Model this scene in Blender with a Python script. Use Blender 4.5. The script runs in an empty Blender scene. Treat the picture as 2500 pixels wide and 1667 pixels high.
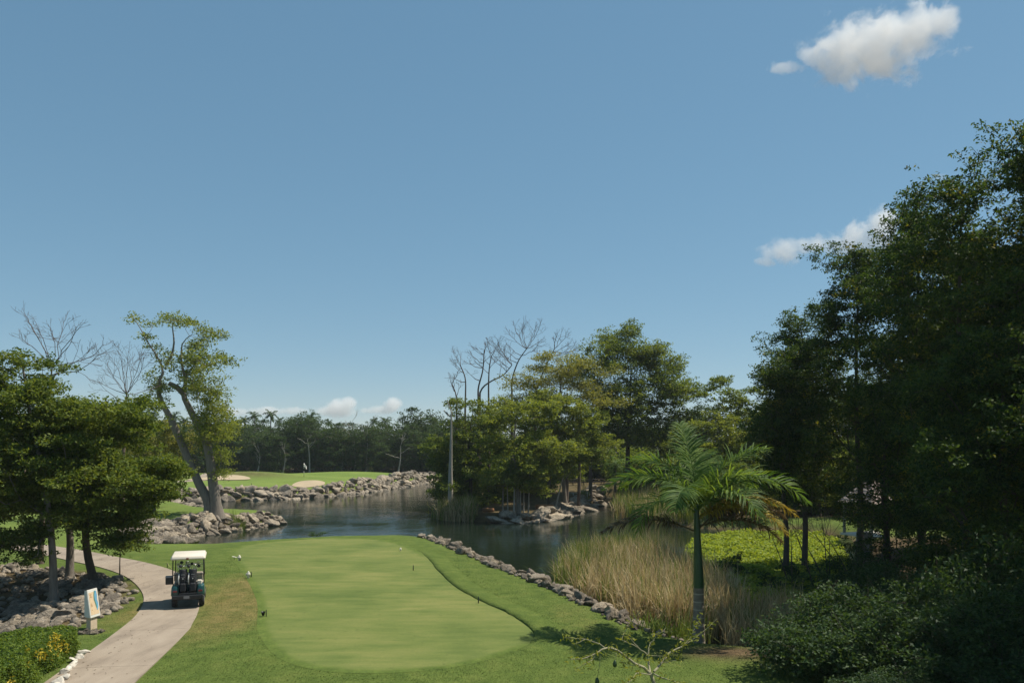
import bpy, bmesh, math, random
import numpy as np
from mathutils import Vector, Matrix
R = math.radians
sc = bpy.context.scene
COL = sc.collection

# ------------------------------------------------------------------ camera, sky, sun
CAM_H, FPX, HOR = 6.0, 2000.0, 1090.0          # eye height above the cart path; focal length and horizon of the 2500 px frame
cam_d = bpy.data.cameras.new('camera')
cam_d.sensor_width = 36.0
cam_d.lens = 36.0 * FPX / 2500.0
cam_d.shift_y = (HOR - 833.5) / 2500.0
cam_d.clip_start, cam_d.clip_end = 0.2, 20000.0
cam = bpy.data.objects.new('camera', cam_d)
cam.location = (0, 0, CAM_H)
cam.rotation_euler = (R(90), 0, 0)
COL.objects.link(cam)
sc.camera = cam

SUN_EL = 58.0
SUN_AZ = 72.0                                   # clockwise from +Y (view axis) towards +X
sd = Vector((math.sin(R(SUN_AZ)) * math.cos(R(SUN_EL)), math.cos(R(SUN_AZ)) * math.cos(R(SUN_EL)), math.sin(R(SUN_EL))))
w = bpy.data.worlds.new('World')
sc.world = w
w.use_nodes = True
wn, wl = w.node_tree.nodes, w.node_tree.links
sky = wn.new('ShaderNodeTexSky')
sky.sky_type = 'NISHITA'
sky.sun_disc = False
sky.sun_elevation = R(SUN_EL)
sky.sun_rotation = R(SUN_AZ)
sky.altitude = 2500
sky.air_density = 1.0
sky.dust_density = 1.0
sky.ozone_density = 4.0
bg = wn['Background']
bg.inputs['Strength'].default_value = 0.122
hs = wn.new('ShaderNodeHueSaturation')          # one even colour correction of the whole sky
hs.inputs['Hue'].default_value = 0.485
hs.inputs['Saturation'].default_value = 1.50
hs.inputs['Value'].default_value = 1.70
gm = wn.new('ShaderNodeGamma')
gm.inputs['Gamma'].default_value = 0.47
wl.new(sky.outputs['Color'], gm.inputs['Color'])
wl.new(gm.outputs['Color'], hs.inputs['Color'])
wl.new(hs.outputs['Color'], bg.inputs['Color'])
sun_d = bpy.data.lights.new('sun', 'SUN')
sun_d.energy = 5.0
sun_d.angle = R(0.5)
sun_d.color = (1.0, 0.93, 0.80)
sun = bpy.data.objects.new('sun', sun_d)
sun.rotation_euler = sd.to_track_quat('Z', 'Y').to_euler()
COL.objects.link(sun)
sc.view_settings.view_transform = 'Standard'
sc.view_settings.look = 'None'
sc.view_settings.exposure = 0.30
sc.view_settings.gamma = 1.0
sc.cycles.use_denoising = True
sc.cycles.max_bounces = 10
sc.cycles.diffuse_bounces = 3
sc.cycles.glossy_bounces = 3
sc.cycles.transmission_bounces = 5
sc.cycles.transparent_max_bounces = 8
sc.cycles.volume_bounces = 8
sc.cycles.volume_step_rate = 0.35
sc.cycles.sample_clamp_indirect = 6

# ------------------------------------------------------------------ helpers
def at(px, py, Y):
    """world point seen at pixel px,py of the 2500 px photograph when it stands Y metres ahead"""
    return np.array(((px - 1250.0) / FPX * Y, Y, CAM_H - (py - HOR) / FPX * Y))

def onz(px, py, z=0.0):
    Y = (CAM_H - z) * FPX / (py - HOR)
    return np.array(((px - 1250.0) / FPX * Y, Y))

def tag(o, label=None, cat=None, group=None, kind=None):
    if label: o['label'] = label
    if cat: o['category'] = cat
    if group: o['group'] = group
    if kind: o['kind'] = kind
    return o

def empty(name, loc=(0, 0, 0), rz=0.0, **k):
    o = bpy.data.objects.new(name, None)
    o.location = loc
    o.rotation_euler = (0, 0, rz)
    o.empty_display_size = 0.2
    COL.objects.link(o)
    return tag(o, **k)

def link(name, me, parent=None, loc=None, **k):
    o = bpy.data.objects.new(name, me)
    COL.objects.link(o)
    if parent is not None: o.parent = parent
    if loc is not None: o.location = loc
    return tag(o, **k)

def np_mesh(name, V, F, mat, smooth=False):
    """V (n,3), F (m,k) arrays"""
    V = np.asarray(V, dtype=np.float32); F = np.asarray(F, dtype=np.int32)
    me = bpy.data.meshes.new(name)
    m, k = F.shape
    me.vertices.add(len(V)); me.vertices.foreach_set('co', V.ravel())
    me.loops.add(m * k); me.loops.foreach_set('vertex_index', F.ravel())
    me.polygons.add(m)
    me.polygons.foreach_set('loop_start', np.arange(0, m * k, k, dtype=np.int32))
    try: me.polygons.foreach_set('loop_total', np.full(m, k, dtype=np.int32))
    except Exception: pass
    if smooth: me.polygons.foreach_set('use_smooth', np.ones(m, dtype=bool))
    me.update(calc_edges=True)
    if mat is not None: me.materials.append(mat)
    return me

def py_mesh(name, V, F, mat, smooth=False):
    me = bpy.data.meshes.new(name)
    me.from_pydata([tuple(map(float, v)) for v in V], [], [tuple(f) for f in F])
    if smooth:
        for p in me.polygons: p.use_smooth = True
    me.materials.append(mat)
    return me

def bm_mesh(name, bm, mat, smooth=False):
    me = bpy.data.meshes.new(name)
    bm.to_mesh(me); bm.free()
    if smooth:
        for p in me.polygons: p.use_smooth = True
    me.materials.append(mat)
    return me

def add_box(bm, c, s, bev=0.0, rot=None, taper=None):
    r = bmesh.ops.create_cube(bm, size=1.0)
    vs = r['verts']
    for v in vs:
        v.co = Vector((v.co.x * s[0], v.co.y * s[1], v.co.z * s[2]))
        if taper and v.co.z > 0:
            v.co.x *= taper[0]; v.co.y *= taper[1]
    if bev > 0:
        es = list({e for v in vs for e in v.link_edges})
        rb = bmesh.ops.bevel(bm, geom=es, offset=bev, segments=3, affect='EDGES', profile=0.5)
        vs = list({v for f in rb['faces'] for v in f.verts} | {v for v in vs if v.is_valid})
    M = Matrix.Translation(Vector(c)) @ (rot.to_4x4() if rot is not None else Matrix.Identity(4))
    for v in vs: v.co = M @ v.co
    return vs

def add_tube(bm, pts, rad, n=8, cap=True):
    pts = [Vector(p) for p in pts]
    if not hasattr(rad, '__len__'): rad = [rad] * len(pts)
    rings = []
    for i, p in enumerate(pts):
        d = (pts[min(i + 1, len(pts) - 1)] - pts[max(i - 1, 0)]).normalized()
        a = d.orthogonal().normalized() if i == 0 else (a - d * a.dot(d)).normalized()
        b = d.cross(a)
        rings.append([bm.verts.new(p + (a * math.cos(2 * math.pi * k / n) + b * math.sin(2 * math.pi * k / n)) * rad[i]) for k in range(n)])
    for r0, r1 in zip(rings, rings[1:]):
        for k in range(n):
            bm.faces.new((r0[k], r0[(k + 1) % n], r1[(k + 1) % n], r1[k]))
    if cap:
        bm.faces.new(list(reversed(rings[0]))); bm.faces.new(rings[-1])

def box_part(name, c, s, mat, parent, bev=0.0, rot=None, taper=None, **k):
    bm = bmesh.new(); add_box(bm, c, s, bev, rot, taper)
    return link(name, bm_mesh(name, bm, mat), parent, **k)

def tube_part(name, pts, rad, mat, parent, n=8, **k):
    bm = bmesh.new(); add_tube(bm, pts, rad, n)
    return link(name, bm_mesh(name, bm, mat, True), parent, **k)

def lathe(name, prof, mat, n=16, smooth=True):
    V, F = [], []
    for r, z in prof:
        for k in range(n):
            a = 2 * math.pi * k / n
            V.append((r * math.cos(a), r * math.sin(a), z))
    for i in range(len(prof) - 1):
        for k in range(n):
            F.append((i * n + k, i * n + (k + 1) % n, (i + 1) * n + (k + 1) % n, (i + 1) * n + k))
    F.append(tuple(reversed(range(n)))); F.append(tuple(range((len(prof) - 1) * n, len(prof) * n)))
    return py_mesh(name, V, F, mat, smooth)

def copy_tree(o, parent=None):
    c = o.copy(); COL.objects.link(c); c.parent = parent
    for ch in o.children: copy_tree(ch, c)
    return c

# ------------------------------------------------------------------ materials
def new_mat(name):
    m = bpy.data.materials.new(name)
    m.use_nodes = True
    nt = m.node_tree
    b = nt.nodes['Principled BSDF']
    return m, nt, b

def nd(nt, typ, **k):
    n = nt.nodes.new(typ)
    for a, v in k.items(): setattr(n, a, v)
    return n

def setin(n, **k):
    for a, v in k.items(): n.inputs[a.replace('_', ' ')].default_value = v
    return n

def coords(nt, space='Object', scale=(1, 1, 1)):
    if space == 'World':
        g = nd(nt, 'ShaderNodeNewGeometry'); out = g.outputs['Position']
    else:
        g = nd(nt, 'ShaderNodeTexCoord'); out = g.outputs[space]
    mp = nd(nt, 'ShaderNodeMapping')
    mp.inputs['Scale'].default_value = scale
    nt.links.new(out, mp.inputs['Vector'])
    return mp.outputs['Vector']

def noise(nt, vec, scale, detail=4.0, rough=0.55, dist=0.0):
    n = nd(nt, 'ShaderNodeTexNoise')
    n.inputs['Scale'].default_value = scale; n.inputs['Detail'].default_value = detail
    n.inputs['Roughness'].default_value = rough; n.inputs['Distortion'].default_value = dist
    nt.links.new(vec, n.inputs['Vector'])
    return n.outputs['Fac']

def ramp(nt, fac, stops):
    r = nd(nt, 'ShaderNodeValToRGB')
    e = r.color_ramp.elements
    while len(e) < len(stops): e.new(0.5)
    for el, (p, c) in zip(e, stops):
        el.position = p; el.color = (*c, 1.0) if len(c) == 3 else c
    nt.links.new(fac, r.inputs['Fac'])
    return r.outputs['Color']

def mixc(nt, fac, a, b, mode='MIX'):
    m = nd(nt, 'ShaderNodeMix', data_type='RGBA', blend_type=mode)
    for s, v in ((m.inputs[0], fac), (m.inputs[6], a), (m.inputs[7], b)):
        if isinstance(v, (int, float)): s.default_value = v
        elif isinstance(v, tuple): s.default_value = (*v, 1.0)
        else: nt.links.new(v, s)
    return m.outputs[2]

def mth(nt, op, a, b=None, clamp=False):
    m = nd(nt, 'ShaderNodeMath', operation=op, use_clamp=clamp)
    for s, v in ((m.inputs[0], a), (m.inputs[1], b)):
        if v is None: continue
        if isinstance(v, (int, float)): s.default_value = v
        else: nt.links.new(v, s)
    return m.outputs[0]

def bump(nt, b, h, strength=0.5, dist=0.05):
    n = nd(nt, 'ShaderNodeBump')
    n.inputs['Strength'].default_value = strength; n.inputs['Distance'].default_value = dist
    nt.links.new(h, n.inputs['Height']); nt.links.new(n.outputs['Normal'], b.inputs['Normal'])

def simple(name, col, rough=0.5, metal=0.0, spec=0.5, var=0.12, scale=8.0, coat=0.0):
    m, nt, b = new_mat(name)
    v = coords(nt)
    f = noise(nt, v, scale)
    c = ramp(nt, f, [(0.25, tuple(x * (1 - var) for x in col)), (0.75, tuple(min(1, x * (1 + var)) for x in col))])
    nt.links.new(c, b.inputs['Base Color'])
    setin(b, Roughness=rough, Metallic=metal)
    b.inputs['Specular IOR Level'].default_value = spec
    b.inputs['Coat Weight'].default_value = coat
    return m

def leaf_mat(name, dark, mid, light, trans=0.35, tcol=None, yellow=None, clump=0.5):
    """leaf colours that differ from leaf to leaf and from spray to spray; thin leaves let light through"""
    m, nt, b = new_mat(name)
    v = coords(nt)
    g = nd(nt, 'ShaderNodeNewGeometry')
    n1 = noise(nt, v, clump, 3.0, 0.6)
    f = mth(nt, 'ADD', mth(nt, 'MULTIPLY', n1, 0.75), mth(nt, 'MULTIPLY', g.outputs['Random Per Island'], 0.42))
    stops = [(0.30, dark), (0.52, mid), (0.76, light)]
    c = ramp(nt, f, stops)
    if yellow:
        n2 = noise(nt, v, clump * 1.7, 2.0)
        y = ramp(nt, mth(nt, 'ADD', n2, mth(nt, 'MULTIPLY', g.outputs['Random Per Island'], 0.18)), [(0.72, (0, 0, 0)), (0.84, (1, 1, 1))])
        c = mixc(nt, y, c, yellow)
    nt.links.new(c, b.inputs['Base Color'])
    setin(b, Roughness=0.58)
    b.inputs['Specular IOR Level'].default_value = 0.16
    t = nd(nt, 'ShaderNodeBsdfTranslucent')
    tc = mixc(nt, 1.0, c, tcol or (1.6, 1.45, 0.55), 'MULTIPLY')
    nt.links.new(tc, t.inputs['Color'])
    mx = nd(nt, 'ShaderNodeMixShader')
    mx.inputs[0].default_value = trans
    nt.links.new(b.outputs[0], mx.inputs[1]); nt.links.new(t.outputs[0], mx.inputs[2])
    nt.links.new(mx.outputs[0], nt.nodes['Material Output'].inputs['Surface'])
    return m

def bark_mat(name, dark, light, scale=3.0):
    m, nt, b = new_mat(name)
    v = coords(nt, 'Object', (1, 1, 0.22))
    f = noise(nt, v, scale * 2.2, 6.0, 0.65)
    f2 = noise(nt, coords(nt), scale * 0.35, 3.0)
    c = mixc(nt, f2, ramp(nt, f, [(0.33, dark), (0.68, light)]), tuple(x * 0.8 for x in light))
    nt.links.new(c, b.inputs['Base Color']); setin(b, Roughness=0.9)
    b.inputs['Specular IOR Level'].default_value = 0.15
    bump(nt, b, f, 0.9, 0.06)
    return m

M = {}
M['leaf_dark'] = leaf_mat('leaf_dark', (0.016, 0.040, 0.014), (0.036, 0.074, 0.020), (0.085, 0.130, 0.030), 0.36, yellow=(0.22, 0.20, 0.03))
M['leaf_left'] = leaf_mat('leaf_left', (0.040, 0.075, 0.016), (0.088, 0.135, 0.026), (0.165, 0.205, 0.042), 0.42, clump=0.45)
M['leaf_mid'] = leaf_mat('leaf_mid', (0.075, 0.115, 0.020), (0.140, 0.185, 0.036), (0.220, 0.255, 0.056), 0.44, clump=0.3)
M['leaf_green'] = leaf_mat('leaf_green', (0.044, 0.080, 0.018), (0.092, 0.138, 0.028), (0.165, 0.205, 0.044), 0.44, clump=0.3)
M['leaf_olive'] = leaf_mat('leaf_olive', (0.10, 0.12, 0.032), (0.17, 0.185, 0.052), (0.25, 0.25, 0.075), 0.42, clump=0.3)
M['leaf_far'] = leaf_mat('leaf_far', (0.022, 0.044, 0.018), (0.042, 0.075, 0.026), (0.072, 0.112, 0.036), 0.30, clump=0.2)
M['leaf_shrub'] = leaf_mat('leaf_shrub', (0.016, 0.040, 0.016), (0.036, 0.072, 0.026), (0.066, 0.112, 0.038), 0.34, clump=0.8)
M['leaf_hedge'] = leaf_mat('leaf_hedge', (0.045, 0.090, 0.014), (0.10, 0.165, 0.028), (0.18, 0.24, 0.045), 0.38, clump=2.0)
M['leaf_yellow'] = leaf_mat('leaf_yellow', (0.30, 0.24, 0.02), (0.50, 0.38, 0.03), (0.65, 0.52, 0.08), 0.30, tcol=(1.2, 1.1, 0.5), clump=2.0)
M['leaf_twig'] = leaf_mat('leaf_twig', (0.10, 0.13, 0.02), (0.17, 0.20, 0.035), (0.26, 0.27, 0.06), 0.38, clump=2.0)
M['leaf_mat'] = leaf_mat('leaf_water_plant', (0.10, 0.165, 0.020), (0.20, 0.27, 0.032), (0.30, 0.36, 0.055), 0.38, clump=1.1)
M['reed_green'] = leaf_mat('reed_green', (0.045, 0.095, 0.022), (0.10, 0.155, 0.038), (0.19, 0.22, 0.055), 0.35, clump=0.7)
M['reed_dry'] = leaf_mat('reed_dry', (0.26, 0.185, 0.095), (0.42, 0.325, 0.18), (0.58, 0.49, 0.30), 0.30, tcol=(1.15, 1.05, 0.8), clump=0.9)
M['palm'] = leaf_mat('palm_leaflet', (0.034, 0.080, 0.020), (0.080, 0.150, 0.034), (0.155, 0.225, 0.055), 0.42, clump=1.0)
M['palm_old'] = leaf_mat('palm_leaflet_old', (0.16, 0.13, 0.025), (0.26, 0.21, 0.04), (0.36, 0.29, 0.06), 0.35, tcol=(1.3, 1.1, 0.5), clump=1.0)
M['palm_dry'] = leaf_mat('palm_leaflet_dry', (0.06, 0.045, 0.028), (0.10, 0.075, 0.042), (0.16, 0.12, 0.07), 0.25, tcol=(1.1, 1, 0.7), clump=1.0)
M['bark'] = bark_mat('bark_brown', (0.035, 0.028, 0.022), (0.12, 0.10, 0.08))
M['bark_grey'] = bark_mat('bark_grey', (0.09, 0.075, 0.06), (0.27, 0.235, 0.195))
M['bark_pale'] = bark_mat('bark_pale', (0.20, 0.18, 0.15), (0.42, 0.385, 0.33))
M['bark_dead'] = bark_mat('bark_dead', (0.07, 0.052, 0.042), (0.17, 0.13, 0.105))
M['twig'] = bark_mat('twig_pale', (0.20, 0.18, 0.11), (0.40, 0.37, 0.24))

# ground
def ground_material():
    m, nt, b = new_mat('grass_ground')
    v = coords(nt, 'World')
    big = noise(nt, v, 0.16, 4.0, 0.6)
    mid = noise(nt, v, 1.3, 5.0, 0.65)
    fin = noise(nt, coords(nt, 'World', (1.0, 0.45, 1.0)), 16.0, 5.0, 0.75)
    rough = ramp(nt, mid, [(0.25, (0.060, 0.095, 0.022)), (0.5, (0.095, 0.135, 0.032)), (0.8, (0.145, 0.175, 0.048))])
    dryc = ramp(nt, mid, [(0.3, (0.13, 0.115, 0.04)), (0.7, (0.24, 0.185, 0.08))])
    a_dry = nd(nt, 'ShaderNodeAttribute', attribute_name='dry')
    df = ramp(nt, mth(nt, 'MULTIPLY', a_dry.outputs['Fac'], mth(nt, 'ADD', mth(nt, 'MULTIPLY', big, 1.1), mth(nt, 'MULTIPLY', mid, 0.9))), [(0.35, (0, 0, 0)), (1.0, (0.85, 0.85, 0.85))])
    c = mixc(nt, df, rough, dryc)
    a_mown = nd(nt, 'ShaderNodeAttribute', attribute_name='mown')
    mown = ramp(nt, big, [(0.3, (0.125, 0.185, 0.045)), (0.7, (0.185, 0.24, 0.062))])
    c = mixc(nt, a_mown.outputs['Fac'], c, mown)
    a_soil = nd(nt, 'ShaderNodeAttribute', attribute_name='soil')
    soil = ramp(nt, mid, [(0.25, (0.045, 0.034, 0.022)), (0.55, (0.12, 0.085, 0.05)), (0.85, (0.24, 0.18, 0.115))])
    c = mixc(nt, a_soil.outputs['Fac'], c, soil)
    c = mixc(nt, 1.0, c, ramp(nt, fin, [(0.25, (0.55, 0.56, 0.5)), (0.72, (1.3, 1.28, 1.2))]), 'MULTIPLY')
    nt.links.new(c, b.inputs['Base Color']); setin(b, Roughness=0.95)
    b.inputs['Specular IOR Level'].default_value = 0.08
    bump(nt, b, fin, 0.8, 0.05)
    return m

def tee_material():
    m, nt, b = new_mat('mown_turf')
    ed = nd(nt, 'ShaderNodeAttribute', attribute_name='edge')
    v = coords(nt, 'World')
    big = noise(nt, v, 0.22, 4.0, 0.6)
    streak = noise(nt, coords(nt, 'World', (0.25, 1.0, 1.0)), 2.2, 5.0, 0.6)
    fin = noise(nt, v, 45.0, 4.0, 0.7)
    f = mth(nt, 'ADD', mth(nt, 'MULTIPLY', big, 0.62), mth(nt, 'MULTIPLY', streak, 0.42))
    c = ramp(nt, f, [(0.36, (0.078, 0.115, 0.032)), (0.50, (0.126, 0.158, 0.047)), (0.66, (0.180, 0.192, 0.065))])
    mid = noise(nt, v, 1.3, 5.0, 0.65)
    f16 = noise(nt, coords(nt, 'World', (1.0, 0.45, 1.0)), 16.0, 5.0, 0.75)
    rough = ramp(nt, mid, [(0.25, (0.060, 0.095, 0.022)), (0.5, (0.095, 0.135, 0.032)), (0.8, (0.145, 0.175, 0.048))])   # longer grass creeping in at the edge
    rough = mixc(nt, 1.0, rough, ramp(nt, f16, [(0.25, (0.55, 0.56, 0.5)), (0.72, (1.3, 1.28, 1.2))]), 'MULTIPLY')
    spot = ramp(nt, noise(nt, v, 4.5, 4.0, 0.65), [(0.28, (0.45, 0.52, 0.5)), (0.38, (1, 1, 1))])
    c = mixc(nt, 0.7, c, mixc(nt, 1.0, c, spot, 'MULTIPLY'))
    c = mixc(nt, 1.0, c, ramp(nt, fin, [(0.28, (0.68, 0.69, 0.66)), (0.72, (1.3, 1.28, 1.22))]), 'MULTIPLY')
    ef = ramp(nt, mth(nt, 'ADD', ed.outputs['Fac'], mth(nt, 'MULTIPLY', mth(nt, 'SUBTRACT', f16, 0.5), 0.9)), [(0.30, (0, 0, 0)), (0.62, (1, 1, 1))])
    c = mixc(nt, ef, c, rough)
    nt.links.new(c, b.inputs['Base Color']); setin(b, Roughness=0.95)
    b.inputs['Specular IOR Level'].default_value = 0.08
    bump(nt, b, fin, 0.4, 0.01)
    return m

def concrete_material():
    m, nt, b = new_mat('path_concrete')
    v = coords(nt, 'World')
    big = noise(nt, v, 0.5, 5.0, 0.6)
    strk = noise(nt, coords(nt, 'World', (1.6, 0.3, 1)), 1.5, 4.0, 0.6)
    fin = noise(nt, v, 30.0, 4.0, 0.7)
    f = mth(nt, 'ADD', mth(nt, 'MULTIPLY', big, 0.5), mth(nt, 'MULTIPLY', strk, 0.5))
    c = ramp(nt, f, [(0.34, (0.195, 0.154, 0.115)), (0.50, (0.285, 0.230, 0.173)), (0.68, (0.345, 0.283, 0.216))])
    c = mixc(nt, 1.0, c, ramp(nt, fin, [(0.2, (0.85, 0.85, 0.85)), (0.8, (1.12, 1.12, 1.12))]), 'MULTIPLY')
    nt.links.new(c, b.inputs['Base Color']); setin(b, Roughness=0.88)
    bump(nt, b, fin, 0.3, 0.008)
    return m

def rock_material(name, tint=(1, 1, 1)):
    m, nt, b = new_mat(name)
    v = coords(nt)
    oi = nd(nt, 'ShaderNodeObjectInfo')
    off = nd(nt, 'ShaderNodeVectorMath', operation='ADD')
    nt.links.new(v, off.inputs[0])
    cmb = nd(nt, 'ShaderNodeCombineXYZ')
    sc_ = mth(nt, 'MULTIPLY', oi.outputs['Random'], 40.0)
    for i in range(3): nt.links.new(sc_, cmb.inputs[i])
    nt.links.new(cmb.outputs[0], off.inputs[1])
    vv = off.outputs[0]
    f = noise(nt, vv, 2.2, 7.0, 0.68, 0.6)
    pit = noise(nt, vv, 7.0, 5.0, 0.7)
    c = ramp(nt, f, [(0.28, (0.115 * tint[0], 0.10 * tint[1], 0.085 * tint[2])), (0.5, (0.30 * tint[0], 0.265 * tint[1], 0.22 * tint[2])), (0.72, (0.47 * tint[0], 0.425 * tint[1], 0.365 * tint[2]))])
    br = ramp(nt, oi.outputs['Random'], [(0.0, (0.58, 0.56, 0.54)), (0.35, (0.92, 0.88, 0.83)), (0.7, (1.15, 1.10, 1.02)), (1.0, (1.42, 1.32, 1.16))])
    c = mixc(nt, 1.0, c, br, 'MULTIPLY')
    c = mixc(nt, ramp(nt, pit, [(0.32, (0.75, 0.75, 0.75)), (0.46, (0, 0, 0))]), c, (0.055, 0.05, 0.042))
    nt.links.new(c, b.inputs['Base Color']); setin(b, Roughness=0.92)
    b.inputs['Specular IOR Level'].default_value = 0.15
    bump(nt, b, mth(nt, 'ADD', f, mth(nt, 'MULTIPLY', pit, 0.6)), 1.0, 0.16)
    return m

def water_material():
    m, nt, b = new_mat('pond_water')
    v = coords(nt, 'World', (1.0, 0.7, 1.0))
    n1 = noise(nt, v, 1.1, 4.0, 0.6, 0.4)
    n2 = noise(nt, v, 4.5, 3.0, 0.6, 0.3)
    pat = noise(nt, coords(nt, 'World'), 0.06, 3.0)
    amp = ramp(nt, pat, [(0.36, (0.18, 0.18, 0.18)), (0.62, (1, 1, 1))])
    h = mth(nt, 'MULTIPLY', mth(nt, 'ADD', n1, mth(nt, 'MULTIPLY', n2, 0.32)), amp)
    setin(b, Roughness=0.04, IOR=1.33)
    b.inputs['Base Color'].default_value = (0.010, 0.017, 0.011, 1)
    bump(nt, b, h, 0.42, 0.10)
    return m

M['ground'] = ground_material()
M['tee'] = tee_material()
M['concrete'] = concrete_material()
M['rock'] = rock_material('limestone')
M['rock_dark'] = rock_material('limestone_weathered', (0.8, 0.8, 0.8))
M['rock_light'] = simple('white_stone', (0.52, 0.48, 0.41), 0.9, var=0.3, scale=2.5)
M['water'] = water_material()
M['sand'] = simple('bunker_sand', (0.40, 0.315, 0.205), 0.95, var=0.1, scale=0.8)
M['cream'] = simple('cream_plastic', (0.70, 0.63, 0.53), 0.4, var=0.05, scale=3)
M['black'] = simple('black_plastic', (0.012, 0.013, 0.015), 0.45)
M['rubber'] = simple('tyre_rubber', (0.015, 0.015, 0.016), 0.8)
M['teal'] = simple('teal_body_paint', (0.008, 0.055, 0.052), 0.28, coat=0.5, var=0.05)
M['chrome'] = simple('chrome', (0.6, 0.6, 0.62), 0.2, 1.0)
M['steel'] = simple('club_steel', (0.45, 0.45, 0.46), 0.25, 1.0)
M['bag'] = simple('bag_black_nylon', (0.014, 0.015, 0.02), 0.7)
M['white'] = simple('white_paint', (0.72, 0.70, 0.66), 0.55, var=0.05)
M['greyp'] = simple('grey_plastic', (0.22, 0.22, 0.22), 0.5)
M['red'] = simple('tail_red', (0.20, 0.02, 0.02), 0.3)
M['seat'] = simple('seat_vinyl', (0.42, 0.36, 0.29), 0.5)
M['stucco'] = simple('sign_stucco', (0.60, 0.59, 0.54), 0.8, var=0.06, scale=12)
M['tan'] = simple('tan_stone', (0.50, 0.40, 0.29), 0.85, var=0.12, scale=10)
M['panel'] = simple('sign_panel', (0.62, 0.47, 0.30), 0.5, var=0.08, scale=14)
M['print_blue'] = simple('print_water_blue', (0.13, 0.33, 0.50), 0.5, var=0.2)
M['print_green'] = simple('print_green', (0.08, 0.22, 0.17), 0.5, var=0.2)
M['print_brown'] = simple('print_lettering', (0.34, 0.20, 0.10), 0.5)
M['stake'] = simple('stake_dark_green', (0.014, 0.024, 0.014), 0.6)
M['rope'] = simple('rope_yellow', (0.42, 0.40, 0.16), 0.8)
M['marker'] = simple('marker_white', (0.66, 0.61, 0.52), 0.6, var=0.12, scale=20)
M['wood_dark'] = simple('dark_timber', (0.030, 0.022, 0.020), 0.8, var=0.3)
M['log'] = simple('log_orange', (0.30, 0.14, 0.06), 0.85, var=0.25, scale=4)
M['shingle'] = simple('roof_shingle', (0.34, 0.27, 0.22), 0.85, var=0.18, scale=6)
M['plaster'] = simple('plaster_pale', (0.55, 0.53, 0.47), 0.85, var=0.08)
M['weathered'] = simple('weathered_concrete', (0.20, 0.19, 0.16), 0.9, var=0.4, scale=2.5)
M['fruit'] = simple('calabash_green', (0.030, 0.060, 0.014), 0.4)
M['palm_trunk'] = None

def glass_mat():
    m, nt, b = new_mat('windshield_acrylic')
    setin(b, Roughness=0.06, IOR=1.2)
    b.inputs['Transmission Weight'].default_value = 0.92
    b.inputs['Base Color'].default_value = (0.82, 0.86, 0.82, 1)
    return m
M['glass'] = glass_mat()

# ------------------------------------------------------------------ terrain
def seg_dist(P, poly, closed=True):
    A = np.asarray(poly, float)
    B = np.roll(A, -1, 0) if closed else A[1:]
    if not closed: A = A[:-1]
    best = np.full(len(P), 1e18)
    for a, b in zip(A, B):
        ab = b - a
        t = np.clip(((P - a) @ ab) / max(ab @ ab, 1e-9), 0, 1)
        q = P - (a + t[:, None] * ab)
        best = np.minimum(best, (q * q).sum(1))
    return np.sqrt(best)

def inside(P, poly):
    A = np.asarray(poly, float); B = np.roll(A, -1, 0)
    r = np.zeros(len(P), bool)
    for a, b in zip(A, B):
        c = (a[1] > P[:, 1]) != (b[1] > P[:, 1])
        with np.errstate(divide='ignore', invalid='ignore'):
            xx = (b[0] - a[0]) * (P[:, 1] - a[1]) / (b[1] - a[1]) + a[0]
        r ^= c & (P[:, 0] < xx)
    return r

def sdist(P, poly):
    d = seg_dist(P, poly)
    return np.where(inside(P, poly), d, -d)

def sstep(t):
    t = np.clip(t, 0, 1); return t * t * (3 - 2 * t)

def smooth_poly(P, n=6, closed=True):
    P = np.asarray(P, float); N = len(P); out = []
    for i in range(N if closed else N - 1):
        if closed: p0, p1, p2, p3 = P[i - 1], P[i], P[(i + 1) % N], P[(i + 2) % N]
        else: p0, p1, p2, p3 = P[max(i - 1, 0)], P[i], P[i + 1], P[min(i + 2, N - 1)]
        for k in range(n):
            t = k / n
            out.append(0.5 * ((2 * p1) + (-p0 + p2) * t + (2 * p0 - 5 * p1 + 4 * p2 - p3) * t * t + (-p0 + 3 * p1 - 3 * p2 + p3) * t ** 3))
    if not closed: out.append(P[-1])
    return np.array(out)

WATER_Z = -1.2
NEAR_BACK = [(-21.5, 53.4), (-19.3, 52.9), (-15.2, 54.9), (-11.5, 57.2), (-7.8, 58.2), (-5.6, 57.2), (-4.1, 55.4)]
NEAR_RIGHT = [(-4.1, 55.4), (-2.4, 51.2), (-0.5, 46), (1.0, 42), (2.4, 38.5), (4.0, 34.4), (5.1, 30.8), (5.6, 28.6), (6.6, 27.0)]
RIGHT_BANK = [(9, 26.2), (12, 26.6), (15, 30), (16.5, 36), (19, 42), (21.5, 50), (24.3, 57.5), (26.5, 64.5), (25, 70), (19, 70), (14.5, 74), (13.6, 84), (14.5, 95), (14, 104)]
ISLAND = [(12.6, 105), (9.5, 97), (6.6, 87.5), (4.2, 80.5), (1.2, 76.6), (-1.8, 78), (-4.8, 78.6), (-7.6, 83), (-9.2, 89)]
ISLAND_BACK = [(-7.5, 110), (-8.5, 140), (-11, 166)]
FAR_WALL = [(-14.5, 166), (-18.2, 151), (-22.4, 130), (-28.7, 113.5), (-33, 110.5), (-37, 109), (-42, 103)]
LEFT_BACK = [(-40.5, 97), (-36.5, 92), (-31, 84.5), (-26.5, 80), (-22, 78.2)]
PEN_FRONT = [(-21.0, 76.6), (-22.8, 72.2), (-24.1, 69), (-24.7, 66.6), (-26.0, 65.2), (-24.9, 62.4), (-23.5, 59), (-22.4, 56)]
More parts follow.
